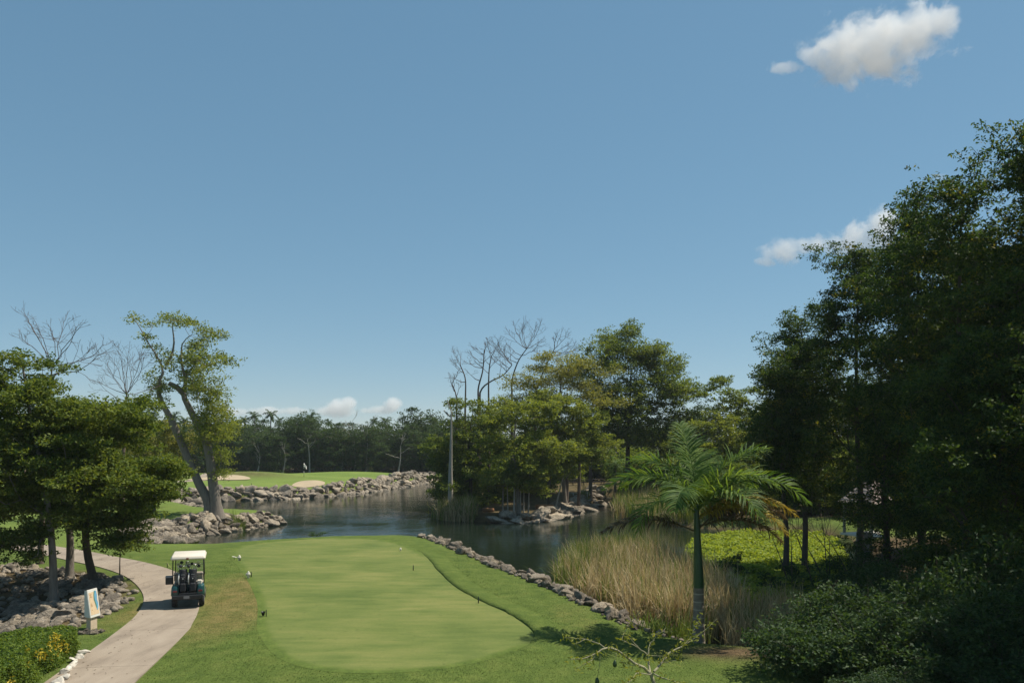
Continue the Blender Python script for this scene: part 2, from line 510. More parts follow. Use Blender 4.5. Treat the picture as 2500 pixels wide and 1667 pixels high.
WATER = NEAR_BACK + NEAR_RIGHT[1:] + RIGHT_BANK + ISLAND + ISLAND_BACK + FAR_WALL + LEFT_BACK + PEN_FRONT
DITCH = [(-16.8, 27), (-16.8, 30.5), (-18.2, 34.5), (-21.5, 37.5), (-27, 39.5), (-38, 41), (-38, 22), (-24, 20), (-18, 22.5)]

K = 2500.0 / 2352.0
tee_px = [(530, 1264), (560, 1251), (640, 1241), (760, 1234), (860, 1237), (920, 1247), (965, 1267), (990, 1291), (1010, 1315), (1050, 1350), (1100, 1378), (1160, 1405), (1200, 1430), (1226, 1455), (1215, 1478), (1180, 1495), (1120, 1515), (1040, 1532), (950, 1542), (850, 1546), (760, 1542), (690, 1530), (640, 1510), (605, 1475), (590, 1440), (592, 1400), (588, 1375), (575, 1345), (560, 1320), (546, 1300), (531, 1282)]
TEE_Z = 0.10
TEE = smooth_poly([onz(x * K, y * K, TEE_Z) for x, y in tee_px], 5)
TEE_S = TEE[::5]
PATH = [(-9.2, 8), (-9.9, 15), (-10.3, 18.5), (-10.75, 21), (-11.5, 25.7), (-12.35, 29.7), (-13.9, 33.6), (-16.6, 38.0), (-19.4, 41.2), (-22.2, 43.6), (-27, 47.5), (-36, 53), (-60, 62)]
PATHS = smooth_poly(PATH, 8, False)
PATH_W = 2.25
BUNK1 = smooth_poly([(-32.2, 120.0), (-30, 119.4), (-28.2, 120.2), (-27.8, 121.8), (-29.4, 122.8), (-31.8, 122.2)], 5)
BUNK2 = smooth_poly([(-52, 131), (-47, 130.5), (-42.6, 132), (-43.5, 134.5), (-47, 135.5), (-51, 133.5)], 5)

def gauss(P, x, y, sx, sy, h):
    return h * np.exp(-0.5 * (((P[:, 0] - x) / sx) ** 2 + ((P[:, 1] - y) / sy) ** 2))

def zfun(P):
    P = np.asarray(P, float).reshape(-1, 2)
    x, y = P[:, 0], P[:, 1]
    L = np.zeros(len(P))
    L += 0.55 * sstep((y - 96) / 25) * sstep((-6 - x) / 4)
    L += gauss(P, -45, 139, 7.5, 3.2, 1.25) + gauss(P, -31, 152, 10, 5, 0.8) + gauss(P, -30, 123.8, 3.5, 1.6, 0.5) + gauss(P, -30.4, 117.4, 3.5, 2.2, -0.75)
    L += gauss(P, -28, 70, 5, 5, 0.30)
    L += -0.35 * sstep((x - 8) / 5) * sstep((90 - y) / 15)
    isl = sstep((x + 13) / 4) * sstep((y - 74) / 6)
    L += isl * (-0.55 + 1.5 * sstep((y - 90) / 16))
    dt = -sdist(P, TEE_S)
    L += TEE_Z * sstep(1 - (dt - 0.3) / 3.0)
    near = (x > -45) & (x < -10) & (y < 50)
    dd = np.zeros(len(P))
    if near.any():
        dd[near] = sdist(P[near], DITCH)
    L += np.where(near, -1.02 * sstep((dd + 1.6) / 5.0), 0)
    L += 0.05 * np.sin(x * 0.31 + 1.3) * np.sin(y * 0.23) * sstep((y - 45) / 30)
    d = -sdist(P, WATER)
    wd = 2.4
    t = np.clip(d / wd, 0, 1)
    f = 1 - (1 - t) ** 2
    zl = -1.3 + (L + 1.3) * f
    zu = -1.3 - 0.5 * np.minimum(-d, 2.5)
    return np.where(d >= 0, zl, zu)

def z1(x, y): return float(zfun([(x, y)])[0])

def build_ground():
    X = np.concatenate([[-3000, -900, -400, -200, -130], np.arange(-90, -30, 1.0), np.arange(-30, 22, 0.45), np.arange(22, 70, 1.0), [90, 130, 200, 400, 900, 3000]])
    Y = np.concatenate([[-300, -100, -30, 0], np.arange(8, 62, 0.45), np.arange(62, 125, 0.7), np.arange(125, 175, 1.0), [180, 190, 205, 240, 300, 450, 800, 1500, 4000]])
    gx, gy = np.meshgrid(X, Y)
    P = np.stack([gx.ravel(), gy.ravel()], 1)
    z = zfun(P)
    V = np.column_stack([P, z])
    nx, ny = len(X), len(Y)
    i = np.arange(nx * ny).reshape(ny, nx)
    F = np.stack([i[:-1, :-1].ravel(), i[:-1, 1:].ravel(), i[1:, 1:].ravel(), i[1:, :-1].ravel()], 1)
    me = np_mesh('ground', V, F, M['ground'], True)
    x, y = P[:, 0], P[:, 1]
    soil = np.zeros(len(P))
    soil = np.maximum(soil, sstep((x + 13) / 2.5) * sstep((y - 72) / 3) * (0.9))          # island and the woods behind it
    soil = np.maximum(soil, sstep((y - 168) / 4))
    soil = np.maximum(soil, sstep((x - 9.5) / 3) * sstep((60 - y) / 4))
    soil = np.maximum(soil, gauss(P, 6.6, 23.9, 1.3, 0.55, 1.25))                        # trodden patch at the palm
    near = (x > -45) & (x < -10) & (y < 52)
    soil[near] = np.maximum(soil[near], sstep((sdist(P[near], DITCH) + 2.6) / 1.0) * 0.95)
    soil = np.maximum(soil, gauss(P, -24.6, 69.6, 1.6, 1.1, 0.9))
    soil = np.maximum(soil, gauss(P, -44.5, 136.6, 5, 1.6, 0.7))
    dw = -sdist(P, WATER)
    soil = np.maximum(soil, sstep((0.9 - dw) / 0.7))
    mown = sstep((-9 - x) / 2) * sstep((y - 108) / 4) * sstep((160 - y) / 6)
    mown = np.maximum(mown, 0.55 * sstep((-17 - x) / 3) * sstep((y - 45) / 6) * sstep((100 - y) / 10))
    dry = gauss(P, -10.6, 35, 1.5, 5.5, 1.15) + gauss(P, -9.4, 29, 1.0, 3.5, 0.7) + gauss(P, -13.6, 31.2, 0.7, 3.5, 0.9) + gauss(P, 2.2, 28.5, 1.2, 5, 0.5)
    for nme, a in (('soil', soil), ('mown', mown), ('dry', dry)):
        at_ = me.attributes.new(nme, 'FLOAT', 'POINT')
        at_.data.foreach_set('value', np.clip(a, 0, 1).astype(np.float32))
    link('ground', me, kind='structure')
build_ground()

wm = np_mesh('pond', [(-60, 20, WATER_Z), (60, 20, WATER_Z), (60, 175, WATER_Z), (-60, 175, WATER_Z)], [(0, 1, 2, 3)], M['water'])
link('pond', wm, kind='structure')

def sheet(name, outline, mat, dz, parent=None, step=1.0, kind='structure', skirt=0.0):
    """a lawn, sand or soil sheet that follows the terrain just above it"""
    poly = np.asarray(outline)
    bm = bmesh.new()
    vs = [bm.verts.new((p[0], p[1], 0)) for p in poly]
    bm.faces.new(vs)
    lo, hi = poly.min(0), poly.max(0)
    for ax in (0, 1):
        for c in np.arange(lo[ax] + step, hi[ax], step):
            co = Vector((c, 0, 0)) if ax == 0 else Vector((0, c, 0))
            no = Vector((1, 0, 0)) if ax == 0 else Vector((0, 1, 0))
            bmesh.ops.bisect_plane(bm, geom=bm.verts[:] + bm.edges[:] + bm.faces[:], plane_co=co, plane_no=no)
    P = np.array([(v.co.x, v.co.y) for v in bm.verts])
    z = zfun(P) + dz
    for v, q in zip(bm.verts, z): v.co.z = q
    bmesh.ops.recalc_face_normals(bm, faces=bm.faces[:])
    if bm.faces and sum(f.normal.z for f in bm.faces) < 0:
        bmesh.ops.reverse_faces(bm, faces=bm.faces[:])
    return link(name, bm_mesh(name, bm, mat, True), parent, kind=kind)

tt_ = sheet('tee_turf', TEE, M['tee'], 0.005, step=0.45)
_P = np.array([(v.co.x, v.co.y) for v in tt_.data.vertices])
_soft = sstep((-3.4 - _P[:, 0] - 0.0 * _P[:, 1]) / 2.5) + sstep((25.4 - _P[:, 1]) / 1.8)      # the mower left no clear line on the path side
_e = np.clip(1.0 - seg_dist(_P, TEE_S) / 0.6, 0, 1) * np.clip(_soft, 0, 1)
tt_.data.attributes.new('edge', 'FLOAT', 'POINT').data.foreach_set('value', _e.astype(np.float32))
sheet('bunker_sand', BUNK1, M['sand'], 0.06, step=0.8)
o = sheet('bunker_sand', BUNK2, M['sand'], 0.10, step=0.8)

def build_collar():
    """the longer grass round the mown tee stands a few centimetres above it"""
    n = len(TEE)
    T = TEE
    tan = np.roll(T, -1, 0) - np.roll(T, 1, 0)
    nrm = np.stack([tan[:, 1], -tan[:, 0]], 1); nrm /= np.linalg.norm(nrm, axis=1)[:, None]
    if inside((T + nrm * 0.1)[:1], T)[0]: nrm = -nrm
    rng = np.random.default_rng(4)
    wob = rng.normal(0, 0.025, n)
    rings = []
    hard = np.clip(1.0 - np.clip(sstep((-3.4 - T[:, 0]) / 2.5) + sstep((25.4 - T[:, 1]) / 1.8), 0, 1), 0.0, 1)
    for off, up in ((0.0, -0.01), (0.03, 0.06), (0.25, 0.065), (0.7, 0.04), (1.3, -0.03)):
        Q = T + nrm * (off + (wob[:, None] if off < 0.5 else 0))
        z = zfun(Q) + up * hard + (0.006 if up > 0 else 0)
        rings.append(np.column_stack([Q, z]))
    V = np.concatenate(rings); F = []
    for r in range(len(rings) - 1):
        for i in range(n):
            j = (i + 1) % n
            if hard[i] > 0.03 and hard[j] > 0.03: F.append((r * n + i, r * n + j, (r + 1) * n + j, (r + 1) * n + i))
    F = np.array(F)
    a, b, c = V[F[len(F) // 2, 0]], V[F[len(F) // 2, 1]], V[F[len(F) // 2, 2]]
    if np.cross(b - a, c - a)[2] < 0: F = F[:, ::-1]
    me = np_mesh('rough_collar', V, F, M['ground'], True)
    dry = np.clip(gauss(V[:, :2], -10.2, 35, 1.6, 5.5, 1.1), 0, 1).astype(np.float32)
    for nme, arr in (('soil', dry * 0), ('mown', dry * 0), ('dry', dry)):
        me.attributes.new(nme, 'FLOAT', 'POINT').data.foreach_set('value', arr)
    link('rough_collar', me, kind='structure')
build_collar()

def strip_slab(name, pts, width, thick, mat, parent):
    pts = np.asarray(pts, float)
    tan = np.gradient(pts, axis=0); tan /= np.linalg.norm(tan, axis=1)[:, None]
    nr = np.stack([-tan[:, 1], tan[:, 0]], 1)
    L, Rr = pts + nr * width / 2, pts - nr * width / 2
    zc = zfun(pts)
    V, F = [], []
    for i in range(len(pts)):
        zt = zc[i] + thick
        V += [(*L[i], zt - 0.3), (*L[i], zt), (*Rr[i], zt), (*Rr[i], zt - 0.3)]
    for i in range(len(pts) - 1):
        a, b = 4 * i, 4 * (i + 1)
        for k in range(3): F.append((a + k, b + k, b + k + 1, a + k + 1))
    F.append((0, 1, 2, 3)); e = 4 * (len(pts) - 1); F.append((e + 3, e + 2, e + 1, e))
    return link(name, py_mesh(name, V, F, mat), parent)

def build_path():
    root = empty('cart_path', (0, 0, 0), kind='structure')
    seg = np.linalg.norm(np.diff(PATHS, axis=0), axis=1); s = np.concatenate([[0], np.cumsum(seg)])
    L = 4.6; gap = 0.012
    n = int(s[-1] // L)
    for k in range(n):
        q = np.linspace(k * L + gap / 2 + 0.55, (k + 1) * L - gap / 2 + 0.55, 8)
        pts = np.stack([np.interp(q, s, PATHS[:, 0]), np.interp(q, s, PATHS[:, 1])], 1)
        strip_slab('path_slab', pts, PATH_W, 0.035, M['concrete'], root)
    root2 = empty('distant_path', (0, 0, 0), kind='structure')
    p2 = smooth_poly([(-66, 116), (-57, 122), (-51, 127), (-50, 133), (-52, 145)], 6, False)
    strip_slab('path_slab', p2, 2.6, 0.06, M['concrete'], root2)
build_path()

# short real blades where the rough lies close to the viewer
def rough_blades(n=85000):
    r = np.random.default_rng(9)
    P = np.column_stack([r.uniform(-15, 7, n * 2), 17 + 30 * r.uniform(0, 1, n * 2) ** 1.7])
    keep = ~inside(P, TEE) & (seg_dist(P, PATHS[::3], False) > PATH_W / 2 + 0.04) & (-sdist(P, WATER) > 1.6) & (sdist(P, DITCH) < -2.2)
    P = P[keep][:n]
    z = zfun(P)
    hard = 0.05 * np.exp(-((seg_dist(P, TEE_S) - 0.3) / 0.5) ** 2) * (P[:, 0] > -3) * (P[:, 1] > 25)
    z = z + hard - 0.005
    N = len(P)
    a = r.uniform(0, 6.28, N); h = r.uniform(0.012, 0.034, N); w_ = r.uniform(0.006, 0.014, N)
    t = r.normal(0, 0.022, (N, 2))
    V = np.empty((N, 3, 3))
    V[:, 0] = np.column_stack([P[:, 0] - np.cos(a) * w_, P[:, 1] - np.sin(a) * w_, z])
    V[:, 1] = np.column_stack([P[:, 0] + np.cos(a) * w_, P[:, 1] + np.sin(a) * w_, z])
    V[:, 2] = np.column_stack([P + t, z + h])
    me = np_mesh('rough_grass', V.reshape(-1, 3), np.arange(N * 3).reshape(N, 3), M['ground'])
    dry = gauss(P, -10.6, 35, 1.5, 5.5, 1.15) + gauss(P, -9.4, 29, 1.0, 3.5, 0.7) + gauss(P, -13.6, 31.2, 0.7, 3.5, 0.9) + gauss(P, 2.2, 28.5, 1.2, 5, 0.5)
    soil = gauss(P, 6.6, 23.9, 1.3, 0.55, 1.25)
    for nme, arr in (('soil', soil), ('mown', soil * 0), ('dry', dry)):
        me.attributes.new(nme, 'FLOAT', 'POINT').data.foreach_set('value', np.repeat(np.clip(arr, 0, 1), 3).astype(np.float32))
    link('rough_grass', me, label='longer rough grass round the tee and along the cart path', cat='grass', kind='stuff')
rough_blades()

# ------------------------------------------------------------------ rocks
rnd = random.Random(7)
def rock_meshes(n, mat, seed, flat=0.68):
    out = []
    for k in range(n):
        r = np.random.default_rng(seed + k)
        bm = bmesh.new()
        bmesh.ops.create_icosphere(bm, subdivisions=3, radius=1.0)
        V = np.array([v.co[:] for v in bm.verts])
        V *= 1.12
        V += 0.10 * np.sin(V @ r.normal(0, 2.0, (3, 3)) + r.uniform(0, 6, 3))
        for _ in range(13):                                 # split faces and broken corners
            nrm = r.normal(0, 1, 3); nrm /= np.linalg.norm(nrm)
            d = r.uniform(0.42, 0.80)
            ex = V @ nrm - d
            V -= np.maximum(ex, 0)[:, None] * nrm * 0.97
        V += 0.045 * np.sin(V @ r.normal(0, 6.0, (3, 3)) + r.uniform(0, 6, 3))
        V *= np.array([r.uniform(1.0, 1.45), r.uniform(0.8, 1.1), flat * r.uniform(0.85, 1.2)]) * 1.2
        for v, c in zip(bm.verts, V): v.co = c
        me = bm_mesh('rock', bm, mat, True)
        out.append(me)
    return out
ROCKS = rock_meshes(14, M['rock'], 100, 0.80)
ROCKS_FLAT = rock_meshes(6, M['rock'], 200, 0.42)
ROCKS_LIGHT = rock_meshes(4, M['rock_light'], 300, 0.8)

def put_rocks(root, spots, name='boulder', meshes=ROCKS, sink=0.25, stack=0.0):
    for (x, y, r) in spots:
        o = link(name, rnd.choice(meshes), root)
        s = r
        o.location = (x - root.location.x, y - root.location.y, z1(x, y) + r * (0.5 - sink) - root.location.z + stack)
        o.scale = (s * rnd.uniform(0.8, 1.35), s * rnd.uniform(0.8, 1.15), s * rnd.uniform(0.7, 1.3))
        o.rotation_euler = (rnd.uniform(-0.35, 0.35), rnd.uniform(-0.35, 0.35), rnd.uniform(0, 6.28))

def dart(sample, sizes, n, tries=40, k=0.72, seed=1):
    """spots that crowd against each other, the big ones first"""
    r = np.random.default_rng(seed)
    rad = np.sort(r.uniform(sizes[0], sizes[1], n) * r.choice([0.7, 1.0, 1.0, 1.25], n))[::-1]
    pts = np.zeros((0, 3))
    for q in rad:
        for _ in range(tries):
            p = sample(r)
            if p is None: continue
            if len(pts) == 0 or (np.hypot(pts[:, 0] - p[0], pts[:, 1] - p[1]) > k * (pts[:, 2] + q)).all():
                pts = np.vstack([pts, [p[0], p[1], q]]); break
    return pts

def in_poly(poly):
    poly = np.asarray(poly, float); lo, hi = poly.min(0), poly.max(0)
    def f(r):
        p = r.uniform(lo, hi)
        return p if inside(p[None], poly)[0] else None
    return f

def along(line, a, b):
    """points along a shore; a..b metres inland (to the right of travel)"""
    line = smooth_poly(line, 4, False)
    seg = np.linalg.norm(np.diff(line, axis=0), axis=1); s = np.concatenate([[0], np.cumsum(seg)])
    tan = np.gradient(line, axis=0); tan /= np.linalg.norm(tan, axis=1)[:, None]
    nr = np.stack([tan[:, 1], -tan[:, 0]], 1)
    def f(r):
        q = r.uniform(0, s[-1]); t = r.uniform(a, b)
        c = np.array([np.interp(q, s, line[:, 0]), np.interp(q, s, line[:, 1])])
        nn = np.array([np.interp(q, s, nr[:, 0]), np.interp(q, s, nr[:, 1])])
        return c + nn * t
    return f

def rubble(root, sampler, sizes, n, seed):
    """the small stones between the boulders, too many to pick apart"""
    r = np.random.default_rng(seed)
    P = []
    while len(P) < n:
        p = sampler(r)
        if p is not None: P.append(p)
    P = np.array(P); z = zfun(P)
    base = []
    for k in range(6):
        bm = bmesh.new(); bmesh.ops.create_icosphere(bm, subdivisions=2, radius=1.0)
        q = np.random.default_rng(seed * 10 + k)
        V = np.array([v.co[:] for v in bm.verts]); F = np.array([[v.index for v in f.verts] for f in bm.faces]); bm.free()
        for _ in range(8):
            nn = q.normal(0, 1, 3); nn /= np.linalg.norm(nn)
            V = V - np.maximum(V @ nn - q.uniform(0.5, 0.8), 0)[:, None] * nn * 0.95
        base.append((V * (1.3, 1.0, 0.8), F))
    parts = []
    for i in range(n):
        V, F = base[i % 6]
        a = r.uniform(0, 6.28); R3 = np.array([[math.cos(a), -math.sin(a), 0], [math.sin(a), math.cos(a), 0], [0, 0, 1]])
        s_ = r.uniform(*sizes)
        parts.append((V @ R3.T * s_ + (P[i, 0], P[i, 1], z[i] + s_ * 0.3) - np.array(root.location), F))
    V, F = join(parts)
    link('rubble', np_mesh('rubble', V, F, M['rock'], True), root, kind='stuff')

def rock_thing(name, label, sampler, sizes, n, k=0.72, seed=1, meshes=ROCKS, rub=None, **kw):
    sp = dart(sampler, sizes, n, k=k, seed=seed)
    c = sp[:, :2].mean(0)
    root = empty(name, (c[0], c[1], z1(*c)), label=label, cat='rock wall')
    put_rocks(root, sp, meshes=meshes, **kw)
    if rub: rubble(root, sampler, rub[0], rub[1], seed + 500)
    return root

# ------------------------------------------------------------------ trees
def norm_rows(a): return a / np.maximum(np.linalg.norm(a, axis=1), 1e-9)[:, None]

def leaf_quads(r, C, m, spread, size, up=1.0, aspect=2.1, fold=0.18, hang=0.0, axis=None):
    """m folded leaves round every centre C (n,3); spread (n,3) or (3,)"""
    n = len(C)
    sp = np.broadcast_to(np.asarray(spread, float), (n, 3))
    off = r.normal(0, 1, (n, m, 3))
    off *= np.minimum(1.0, 2.1 / np.maximum(np.linalg.norm(off, axis=2), 1e-6))[:, :, None]
    P = (C[:, None, :] + off * sp[:, None, :]).reshape(-1, 3)
    N = len(P)
    nr = norm_rows(r.normal(0, 0.75, (N, 3)) + np.array((0, 0, up)))
    ax = r.normal(0, 1, (N, 3)); ax[:, 2] -= hang
    ax = norm_rows(ax - nr * (ax * nr).sum(1)[:, None])
    bx = np.cross(nr, ax)
    L = (size * r.uniform(0.65, 1.3, N))[:, None]; W = L / aspect
    V = np.empty((N, 4, 3))
    V[:, 0] = P - ax * L * 0.5
    V[:, 1] = P + bx * W * 0.5 + nr * W * fold - ax * L * 0.05
    V[:, 2] = P + ax * L * 0.5 - nr * L * 0.1
    V[:, 3] = P - bx * W * 0.5 + nr * W * fold - ax * L * 0.05
    F = np.arange(N * 4).reshape(N, 4)
    return V.reshape(-1, 3), F

def sprays(r, T, k, spread, m, size, up, aspect, hang=0.0, disc=0.30):
    """k small flat sprays of m leaves round every clump centre"""
    n = len(T)
    sp = np.broadcast_to(np.asarray(spread, float), (n, 3))
    off = r.normal(0, 1, (n, k, 3))
    off *= np.minimum(1.0, 1.9 / np.maximum(np.linalg.norm(off, axis=2), 1e-6))[:, :, None]
    C = (T[:, None, :] + off * sp[:, None, :]).reshape(-1, 3)
    d = float(sp[:, 0].mean()) * disc * 1.3
    return leaf_quads(r, C, m, (d, d, d * 0.5), size, up, aspect, hang=hang)

def join(parts):
    Vs, Fs, o = [], [], 0
    for V, F in parts:
        Vs.append(V); Fs.append(F + o); o += len(V)
    return np.concatenate(Vs), np.concatenate(Fs)

def tubes(A, B, ra, rb, k=5):
    """one tapered prism per edge"""
    d = norm_rows(B - A)
    ref = np.where(np.abs(d[:, 2:3]) < 0.9, np.array([[0, 0, 1.0]]), np.array([[1.0, 0, 0]]))
    u = norm_rows(np.cross(d, ref)); v = np.cross(d, u)
    n = len(A)
    V = np.empty((n, 2, k, 3))
    for j in range(k):
        c, s = math.cos(2 * math.pi * j / k), math.sin(2 * math.pi * j / k)
        o = u * c + v * s
        V[:, 0, j] = A - d * (ra * 0.3)[:, None] + o * ra[:, None]
        V[:, 1, j] = B + d * (rb * 0.3)[:, None] + o * rb[:, None]
    base = (np.arange(n) * 2 * k)[:, None]
    F = np.concatenate([base + np.array([[j, (j + 1) % k, k + (j + 1) % k, k + j]]) for j in range(k)], 0)
    return V.reshape(-1, 3), F

def sweep(pts, rad, k=10, r=None, flute=0.0):
    pts = np.asarray(pts, float); rad = np.asarray(rad, float)
    n = len(pts)
    d = norm_rows(np.gradient(pts, axis=0))
    a = np.cross(d[0], (0.3, 1.0, 0.1)); a /= np.linalg.norm(a)
    V = np.empty((n, k, 3))
    ph = r.uniform(0, 6.28, 3) if r is not None else np.zeros(3)
    for i in range(n):
        a = a - d[i] * (a @ d[i]); a /= np.linalg.norm(a); b = np.cross(d[i], a)
        th = np.arange(k) * 2 * math.pi / k
        rr = rad[i] * (1 + flute * (0.6 * np.sin(3 * th + ph[0] + i * 0.15) + 0.4 * np.sin(5 * th + ph[1] - i * 0.22)))
        V[i] = pts[i] + (np.cos(th)[:, None] * a + np.sin(th)[:, None] * b) * rr[:, None]
    F = np.array([(i * k + j, i * k + (j + 1) % k, (i + 1) * k + (j + 1) % k, (i + 1) * k + j) for i in range(n - 1) for j in range(k)])
    return V.reshape(-1, 3), F

def grow(r, spine, targets, start=0.3, wander=0.12, alpha=0.35):
    """limbs from a trunk spine to every target, as a tree graph; returns nodes, parents, is_target index"""
    nodes = [np.array(p, float) for p in spine]
    par = [-1] + list(range(len(spine) - 1))
    plen = [0.0]
    for i in range(1, len(spine)): plen.append(plen[-1] + np.linalg.norm(nodes[i] - nodes[i - 1]))
    s0 = max(1, int(len(spine) * start))
    ok = [i >= s0 for i in range(len(spine))]
    sp = np.array(spine)
    dist = np.array([np.linalg.norm(sp[s0:] - t, axis=1).min() for t in targets])
    tips = []
    for ti in np.argsort(dist):
        t = np.asarray(targets[ti], float)
        N = np.array(nodes); pl = np.array(plen)
        dv = t - N
        dd = np.linalg.norm(dv, axis=1)
        cost = dd + alpha * pl + 0.5 * np.maximum(-dv[:, 2], 0) + np.where(ok, 0, 1e6)
        j = int(np.argmin(cost))
        seg = max(1, int(dd[j] / 0.9))
        p0 = N[j]; prev = j
        for q in range(1, seg + 1):
            f = q / seg
            p = p0 + (t - p0) * f
            if q < seg:
                p = p + r.normal(0, wander, 3) * dd[j] / max(seg, 2) + np.array((0, 0, 0.10 * dd[j] * f * (1 - f)))
            nodes.append(p); par.append(prev); ok.append(True)
            plen.append(plen[prev] + np.linalg.norm(p - nodes[prev])); prev = len(nodes) - 1
        tips.append((ti, prev))
    return np.array(nodes), np.array(par), tips

def limb_radii(par, n, nspine, rtip, rbase, rtop, power=2.3):
    acc = np.zeros(n)
    child = np.zeros(n, int)
    for i in range(n):
        if par[i] >= 0: child[par[i]] += 1
    rad = np.zeros(n)
    for i in range(n - 1, -1, -1):
        rad[i] = rtip if child[i] == 0 else max(acc[i] ** (1 / power), rtip)
        if par[i] >= 0: acc[par[i]] += rad[i] ** power
    for i in range(nspine):
        rad[i] = rbase + (rtop - rbase) * (i / max(nspine - 1, 1)) ** 0.8
    return rad

def ell_points(r, lobes, shell=0.45):
    """clump centres inside ellipsoid lobes (cx,cy,cz, rx,ry,rz, n), denser towards the surface"""
    out = []
    for cx, cy, cz, rx, ry, rz, n in lobes:
        d = norm_rows(r.normal(0, 1, (n, 3)))
        q = (shell ** 3 + (1 - shell ** 3) * r.uniform(0, 1, n)) ** (1 / 3)
        out.append(np.array((cx, cy, cz)) + d * q[:, None] * np.array((rx, ry, rz)))
    return np.concatenate(out)

def pads(r, lobes, shell, rx, rz, per, droop=0.12):
    """foliage in separate flattish shelves: per clumps on each shelf, shelves spread through the crown lobes"""
    out = []
    for lb in lobes:
        n = max(1, int(round(lb[6] / per)))
        C = ell_points(r, [lb[:6] + (n,)], shell)
        for c in C:
            k = r.uniform(0.65, 1.25)
            a = r.uniform(0, 6.28, per); q = np.sqrt(r.uniform(0, 1, per)) * rx * k
            el = r.uniform(0.7, 1.3)
            p = np.stack([np.cos(a) * q * el, np.sin(a) * q / el, r.normal(0, rz * 0.5, per) - droop * q * q / (rx * k)], 1)
            out.append(c + p)
    return np.concatenate(out)

def resample(pts, step):
    pts = smooth_poly(pts, 6, False)
    s = np.concatenate([[0], np.cumsum(np.linalg.norm(np.diff(pts, axis=0), axis=1))])
    q = np.linspace(0, s[-1], max(3, int(s[-1] / step) + 1))
    return np.stack([np.interp(q, s, pts[:, i]) for i in range(3)], 1)

def make_tree(name, label, spine, lobes, leaf='leaf_green', bark='bark', seed=1, rbase=0.25, rtop=0.05, rtip=0.012, m=90, spread=(0.5, 0.5, 0.22), size=0.16,
              loc=(0, 0, 0), start=0.3, shell=0.45, cat='tree', group=None, up=1.0, hang=0.0, extra=None, flute=0.06, twigs=0, aspect=2.1, bare=None, alpha=0.35, wander=0.12, pad=None):
    """thing > trunk (with its limbs), crown; everything local to loc"""
    r = np.random.default_rng(seed)
    root = empty(name, loc, label=label, cat=cat, group=group)
    sp = resample(spine, 0.6)
    T = (ell_points(r, lobes, shell) if pad is None else pads(r, lobes, shell, *pad)) if lobes else np.zeros((0, 3))
    Tall = T if bare is None else np.concatenate([T, bare])
    nodes, par, tips = grow(r, sp, Tall, start, wander, alpha)
    rad = limb_radii(par, len(nodes), len(sp), rtip, rbase, rtop)
    rad[len(sp):] = np.minimum(rad[len(sp):], rbase * 0.55)
    parts = [sweep(sp, rad[:len(sp)] * np.where(np.arange(len(sp)) == 0, 1.25, 1.0), 9, r, flute)]
    idx = np.arange(len(sp), len(nodes))
    if len(idx):
        A, B = nodes[par[idx]], nodes[idx]
        rb = rad[idx]; ra = np.minimum(rad[par[idx]], rb * 1.25 + 0.002)
        for k, sel in ((6, rb > 0.05), (4, rb <= 0.05)):
            if sel.any(): parts.append(tubes(A[sel], B[sel], ra[sel], rb[sel], k))
    if twigs and len(Tall):
        P = np.repeat(Tall, twigs, 0)
        D = norm_rows(r.normal(0, 1, P.shape) + np.array((0, 0, 0.5))) * r.uniform(0.3, 0.9, (len(P), 1))
        parts.append(tubes(P, P + D, np.full(len(P), rtip), np.full(len(P), rtip * 0.35), 3))
    V, F = join(parts)
    link('trunk', np_mesh('trunk', V, F, M[bark], True), root)
    if len(T):
        jit = r.uniform(0.65, 1.25, (len(T), 1))
        kk = max(3, m // 16)
        lv = [sprays(r, T, kk, np.asarray(spread) * jit * 1.12, max(3, m // kk), size, up, aspect, hang)]
        if extra is not None: lv.append(extra(r, nodes, par, T))
        V, F = join(lv)
        link('crown', np_mesh('crown', V, F, M[leaf]), root)
    return root

# ------------------------------------------------------------------ rock walls
PEN_ROCKS = [(-21, 77), (-22.6, 72), (-24.0, 68.6), (-24.5, 66.4), (-25.7, 65), (-24.6, 62.3), (-23.2, 59), (-22.1, 56), (-21.3, 53.8), (-20.4, 52.4), (-20.6, 51.0), (-22.6, 50.6), (-25, 52.5), (-26.8, 55.5), (-27.6, 59), (-28, 63), (-27, 66.8), (-25.7, 69.4), (-24.2, 72.3), (-23, 75.5)]
rock_thing('rock_revetment', 'grey limestone boulder bank running out to a point below the leaning two-trunked tree', in_poly(PEN_ROCKS), (0.22, 0.46), 298, 0.58, 11, rub=((0.14, 0.30), 560))
rock_thing('rock_revetment', 'long wall of big pale boulders holding up the far green above the water', along(FAR_WALL, -0.4, 1.9), (0.28, 0.66), 298, 0.58, 12, rub=((0.22, 0.45), 260))
rock_thing('rock_revetment', 'narrow band of brown-grey rocks between the tee grass and the reeds', along(NEAR_RIGHT, 0.0, 2.3), (0.10, 0.29), 298, 0.52, 13, sink=0.14, rub=((0.05, 0.14), 520))
rock_thing('rock_revetment', 'flat pale slabs edging the wooded island along the waterline', along(ISLAND[:-3], -0.3, 1.7), (0.32, 0.80), 110, 0.60, 14, meshes=ROCKS_FLAT, rub=((0.15, 0.3), 90))
rock_thing('rock_revetment', 'short row of small rocks on the far bank behind the leaning two-trunked tree', along(LEFT_BACK[:3], 0.0, 1.2), (0.35, 0.6), 22, 0.7, 15)
FIELD = [(-14.4, 27.9), (-14.5, 30.8), (-15.6, 34), (-17.3, 36.3), (-19.8, 38.6), (-24, 40.5), (-30, 42), (-31, 31), (-23, 25.5), (-16, 25.3), (-14.6, 26.2)]
rock_thing('rock_bank', 'heap of rough limestone rocks under the leafy trees beside the cart path', in_poly(FIELD), (0.14, 0.32), 298, 0.54, 16, rub=((0.09, 0.20), 1100))
